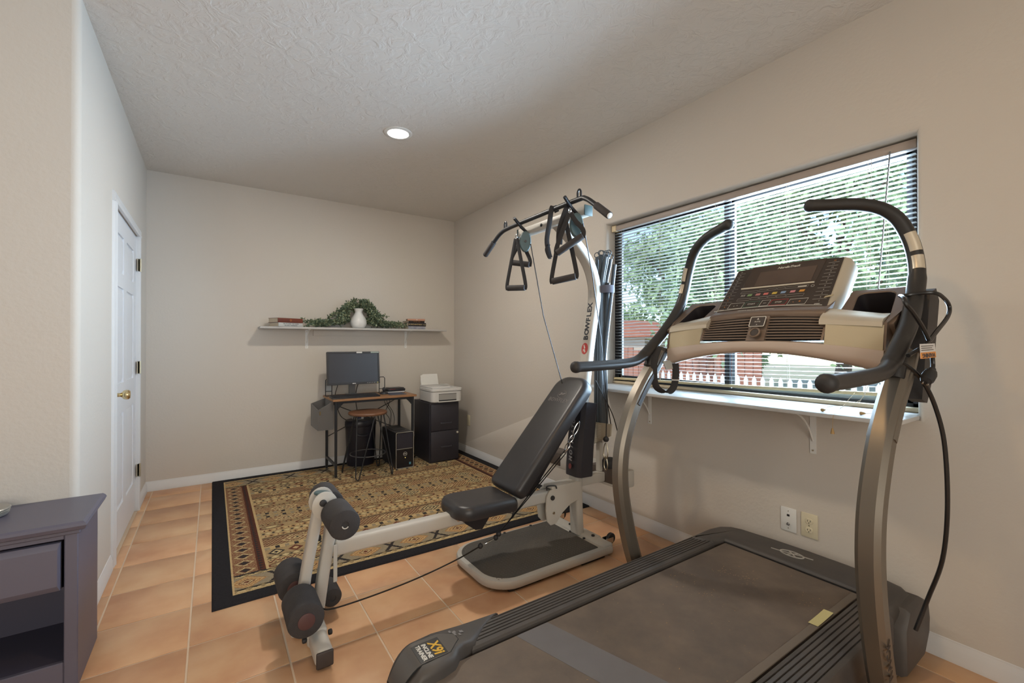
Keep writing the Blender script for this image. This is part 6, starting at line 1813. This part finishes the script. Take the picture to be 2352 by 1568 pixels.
part('key_socket', MB().tube([MC @ Vector((0.020 * math.cos(R(20 * i)), -0.028 + 0.020 * math.sin(R(20 * i)), msg * 0.004)) for i in range(18)], 0.004, 8, closed=True), M_tbrown, cn)
part('key_socket', MB().cyl(MC @ Vector((0, -0.028, -0.001)), MC @ Vector((0, -0.028, msg * 0.005)), 0.015, 16), M_tpanel, cn)
# speakers: woven silver boxes at both ends
M_spk = mk('speaker_mesh', (0.50, 0.44, 0.31), 0.55, bump=(1500, 0.6, 0.0008), metal=0.2)
for s_ in (1, -1):
    def spk(d):
        q = (abs(d) - 0.246) / 0.170
        a = 0.062 * (1 - (d / 0.418) ** 2)
        return [(1.833 + 0.006 * q, 1.196 + a * .62), (1.852 + 0.004 * q, 1.292 + a * .35), (1.93, 1.30), (1.93, 1.19)]
    d0, d1 = (0.247, 0.416) if s_ > 0 else (-0.416, -0.247)
    part('speaker_cover', across(d0, d1, spk, 8), M_spk, cn)
    def spt(d):
        a = 0.062 * (1 - (d / 0.418) ** 2)
        q = max(0.0, 1 - (abs(d) - 0.222) / 0.17)
        return [(1.850, 1.286 + a * .35), (1.852, 1.302 + a * .35), (1.866, 1.314 + a * .35 + 0.003 * q), (1.895, 1.322 + a * .3 + 0.014 * q), (1.935, 1.335 + 0.030 * q), (1.95, 1.30), (1.90, 1.285)]
    part('speaker_trim', across(d0 - (0.022 if s_ > 0 else -0.004), d1 + (0.004 if s_ > 0 else 0.022), spt, 8), M_silver, cn)
    # cup holder tray: sloped brown top with a deep rounded recess
    yA, yB = YC + s_ * 0.246, YC + s_ * 0.440
    ex = Vector((0, -s_, 0)); 
    T0 = Vector((1.872, yB, 1.301)); ey = Vector((0.19, 0, 0.13)).normalized()
    MTr = axes(T0, Vector((0, -1, 0)), ey)
    wv = yB - yA
    f2 = lambda a, b: (s_ * a, b)
    outer = [f2(0.0, -0.01), f2(0.195, -0.01), f2(0.195, 0.238), f2(0.02, 0.238), f2(0.0, 0.20)]
    inner = [f2(x + 0.020 * (y - 0.025) / 0.19 - 0.004, y) for x, y in rrect(0.024, 0.026, 0.138, 0.215, 0.028, 4)]
    if s_ < 0:
        outer = outer[::-1]; inner = inner[::-1]
    nsg = 1 if (MTr.to_3x3() @ Vector((0, 0, 1))).z > 0 else -1
    bmx = bmesh.new()
    def loop_(pts, h):
        return [bmx.verts.new(MTr @ Vector((a, b, nsg * h))) for a, b in pts]
    # ring face between outer and inner by projecting the inner points on the outer rectangle
    cx_, cy_ = s_ * 0.088, 0.115
    def proj_(a, b):
        da, db = a - cx_, b - cy_
        t = min(abs(0.092 / da) if abs(da) > 1e-6 else 9, abs(0.124 / db) if abs(db) > 1e-6 else 9)
        return (cx_ + da * t, cy_ + db * t)
    o_pts = [proj_(a, b) for a, b in inner]
    L0 = loop_(o_pts, -0.10); L1 = loop_(o_pts, -0.004); L1b = loop_([(cx_ + (a - cx_) * .985, cy_ + (b - cy_) * .985) for a, b in o_pts], 0.0)
    L2 = loop_([(cx_ + (a - cx_) * 1.04, cy_ + (b - cy_) * 1.04) for a, b in inner], 0.0)
    L3 = loop_(inner, -0.004); L4 = loop_([(cx_ + (a - cx_) * .9, cy_ + (b - cy_) * .9) for a, b in inner], -0.085)
    n2 = len(inner)
    for A_, B_ in ((L0, L1), (L1, L1b), (L1b, L2), (L2, L3)):
        for j in range(n2):
            bmx.faces.new((A_[j], A_[(j + 1) % n2], B_[(j + 1) % n2], B_[j]))
    tray = part('tray', MB().bm(bmx), M_tbrown, cn, sharp=30)
    bmy = bmesh.new()
    L3 = [bmy.verts.new(MTr @ Vector((a, b, nsg * -0.0038))) for a, b in inner]
    L4 = [bmy.verts.new(MTr @ Vector((cx_ + (a - cx_) * .9, cy_ + (b - cy_) * .9, nsg * -0.085))) for a, b in inner]
    for j in range(n2):
        bmy.faces.new((L3[j], L3[(j + 1) % n2], L4[(j + 1) % n2], L4[j]))
    bmy.faces.new(L4)
    part('tray_recess', MB().bm(bmy), mk('recess_dark', (0.020, 0.017, 0.020), 0.5), cn)
    part('side_wing', MB().prism([(1.84, YC + s_ * 0.414, 1.19), (1.86, YC + s_ * 0.414, 1.30), (1.93, YC + s_ * 0.436, 1.345), (2.02, YC + s_ * 0.436, 1.405), (2.03, YC + s_ * 0.436, 1.30), (1.93, YC + s_ * 0.430, 1.17)], (0, s_ * 0.012, 0)), M_tbrown, cn)
# crossbar: silver arch carrying the console
def xbar(d):
    q = (d / 0.420) ** 2
    zb = 1.196 - 0.064 * q; zt = 1.243 - 0.034 * q
    x = 1.826 + 0.006 * q
    return [(x + 0.012, zb - 0.002), (x + 0.002, zb + 0.008), (x, (zb + zt) / 2), (x + 0.004, zt - 0.004), (x + 0.014, zt), (x + 0.06, zt), (x + 0.07, zb + 0.01), (x + 0.05, zb - 0.002)]
part('crossbar', across(-0.420, 0.420, xbar, 28), mk('crossbar_silver', (0.56, 0.47, 0.40), 0.38, metal=0.35), tm, sharp=50)
# cable housing at the back of the right upright
part('cable_housing', MB().prism([(1.90, 0.452, 1.05), (1.955, 0.452, 1.035), (2.02, 0.452, 1.12), (2.095, 0.452, 1.38), (2.06, 0.452, 1.42), (1.99, 0.452, 1.40)], (0, 0.04, 0)), M_tdark, tm)
# power cord looped over the right handlebar
c1 = cr([(2.02, 0.50, 0.24), (2.03, 0.470, 0.36), (1.99, 0.425, 0.52), (1.955, 0.405, 0.70), (1.93, 0.405, 0.90), (1.90, 0.418, 1.02), (1.845, 0.436, 1.11), (1.775, 0.465, 1.168), (1.735, 0.500, 1.175)], 7)
pcd = part('power_cord', MB().tube(c1, 0.0065, 8), M_cable, tm)
c2_ = cr([(1.70, 0.435, 1.195), (1.80, 0.420, 1.226), (1.91, 0.418, 1.270), (2.02, 0.416, 1.318), (2.062, 0.420, 1.352), (2.03, 0.425, 1.380), (1.965, 0.440, 1.398), (1.93, 0.505, 1.392), (1.80, 0.478, 1.380), (1.705, 0.446, 1.366), (1.690, 0.436, 1.345), (1.72, 0.430, 1.325), (1.775, 0.424, 1.288), (1.822, 0.420, 1.250), (1.858, 0.420, 1.215), (1.873, 0.420, 1.172), (1.862, 0.418, 1.150)], 6)
part('cord_loop', MB().tube(c2_, 0.0062, 8), M_cable, tm)
pd_ = Vector((-0.62, -0.02, -0.30)).normalized(); p0_ = Vector((1.862, 0.418, 1.152))
pl_ = part('plug', MB().lathe((0, 0, 0), [(0.006, -0.004), (0.009, 0.004), (0.007, 0.008), (0.010, 0.012), (0.008, 0.016), (0.015, 0.024), (0.018, 0.040), (0.017, 0.070), (0.013, 0.082), (0, 0.083)], 16, frame(p0_, pd_)), M_rubber, tm)
for k in (-1, 1):
    off = Vector((0.5, -0.75, -0.3)).normalized() * 0.006 * k
    pz = p0_ + pd_ * 0.082 + off
    part('prong', MB().cyl(pz, pz + pd_ * 0.018, 0.0028, 6), M_steel, tm)
MW = axes((1.775, 0.409, 1.208), (0.86, 0.02, 0.01), (0, 0.05, 1))
tg_ = part('warning_tag', MB().box(-0.080, -0.020, 0, 0.082, 0.022, 0.0008, M=MW), mk('tag_white', (0.62, 0.61, 0.60), 0.6), tm)
part('warning_band', MB().box(-0.080, -0.021, 0.0008, 0.082, -0.003, 0.0014, M=MW).box(-0.080, -0.021, -0.0006, 0.082, -0.003, 0.0, M=MW), mk('tag_orange', (0.68, 0.27, 0.05), 0.5), tg_)
MW2 = MW @ Matrix.Rotation(math.pi, 4, 'Z') @ Matrix.Translation((-0.002, 0.012, 0.0016))
text('WARNING', 0.0175, MW2, M_ink, tg_, bold=0.0004, sx=1.6)
for k in range(3):
    part('fine_print', MB().box(-0.070, 0.002 + 0.006 * k, 0.0008, 0.060 - 0.014 * (k % 2), 0.0045 + 0.006 * k, 0.0012, M=MW), M_tpanel, tg_)

# chest strap hung on the left upright, sticky note, crumbs on the belt
hs = thing('chest_strap', 'black elastic chest strap looped over the crossbar of the treadmill, with a metal buckle', 'strap', (1.80, 1.40, 0.98))
sp1 = cr([(1.800, 1.395, 1.215), (1.765, 1.392, 1.15), (1.760, 1.392, 1.08), (1.772, 1.385, 1.02), (1.815, 1.362, 0.995), (1.845, 1.345, 1.02), (1.852, 1.338, 1.08), (1.850, 1.338, 1.135)], 6)
part('webbing', MB().tube(sp1, 0, 8, flat=(0.0155, 0.0018), up=(0.60, -0.80, 0)), M_web, hs)
part('pod', MB().prism([(1.80, 1.372, 1.145), (1.86, 1.340, 1.155), (1.845, 1.346, 1.110), (1.815, 1.364, 1.105)], (0.006, 0.008, 0)), mk('pod_grey', (0.32, 0.33, 0.32), 0.5), hs)
part('buckle', MB().rbox(-0.018, -0.004, -0.002, 0.018, 0.004, 0.003, 0.001, 1, M=axes((1.849, 1.336, 1.055), (0.6, -0.8, 0), (0, 0, 1))), M_steel, hs)
sn = MB()
pts = [(1.745, 0.722), (1.868, 0.718), (1.872, 0.690), (1.742, 0.690)]
sn.grid(lambda u, v: (1.742 + 0.128 * u, 0.690 + 0.031 * v, BZt + 0.0045 + 0.004 * u * u + 0.001 * (1 - v)), 6, 3)
solo('sticky_note', sn, mk('note_yellow', (0.58, 0.53, 0.26), 0.7), 'pale yellow sticky note lying at the right edge of the treadmill belt', 'note')
cm = MB()
r5 = random.Random(8)
for k in range(150):
    cx_, cy_, sp_ = r5.choice([(1.62, 1.02, 0.03), (1.84, 1.09, 0.03), (1.86, 1.00, 0.03), (1.66, 1.16, 0.05), (1.30, 0.98, 0.25), (1.7, 0.9, 0.25), (1.9, 0.78, 0.04)])
    x, y = r5.gauss(cx_, sp_), r5.gauss(cy_, sp_ * .7)
    if not (0.6 < x < 2.08 and BY0 + 0.03 < y < BY1 - 0.02):
        continue
    a = r5.uniform(0, 6.28); l = r5.uniform(0.0012, 0.0042); w = r5.uniform(0.0006, 0.0016)
    u = Vector((math.cos(a), math.sin(a), 0)) * l; v_ = Vector((-math.sin(a), math.cos(a), 0)) * w
    p = Vector((x, y, BZt + 0.0003)); t_ = Vector((0, 0, w))
    cm.add([p - u, p - v_, p + u, p + v_, p + t_], [(0, 1, 4), (1, 2, 4), (2, 3, 4), (3, 0, 4)])
cr_o = solo('belt_crumbs', cm, mk('crumb', (0.38, 0.24, 0.13), 0.8), 'tan crumbs and flecks scattered over the treadmill belt', 'crumbs')
cr_o['kind'] = 'stuff'
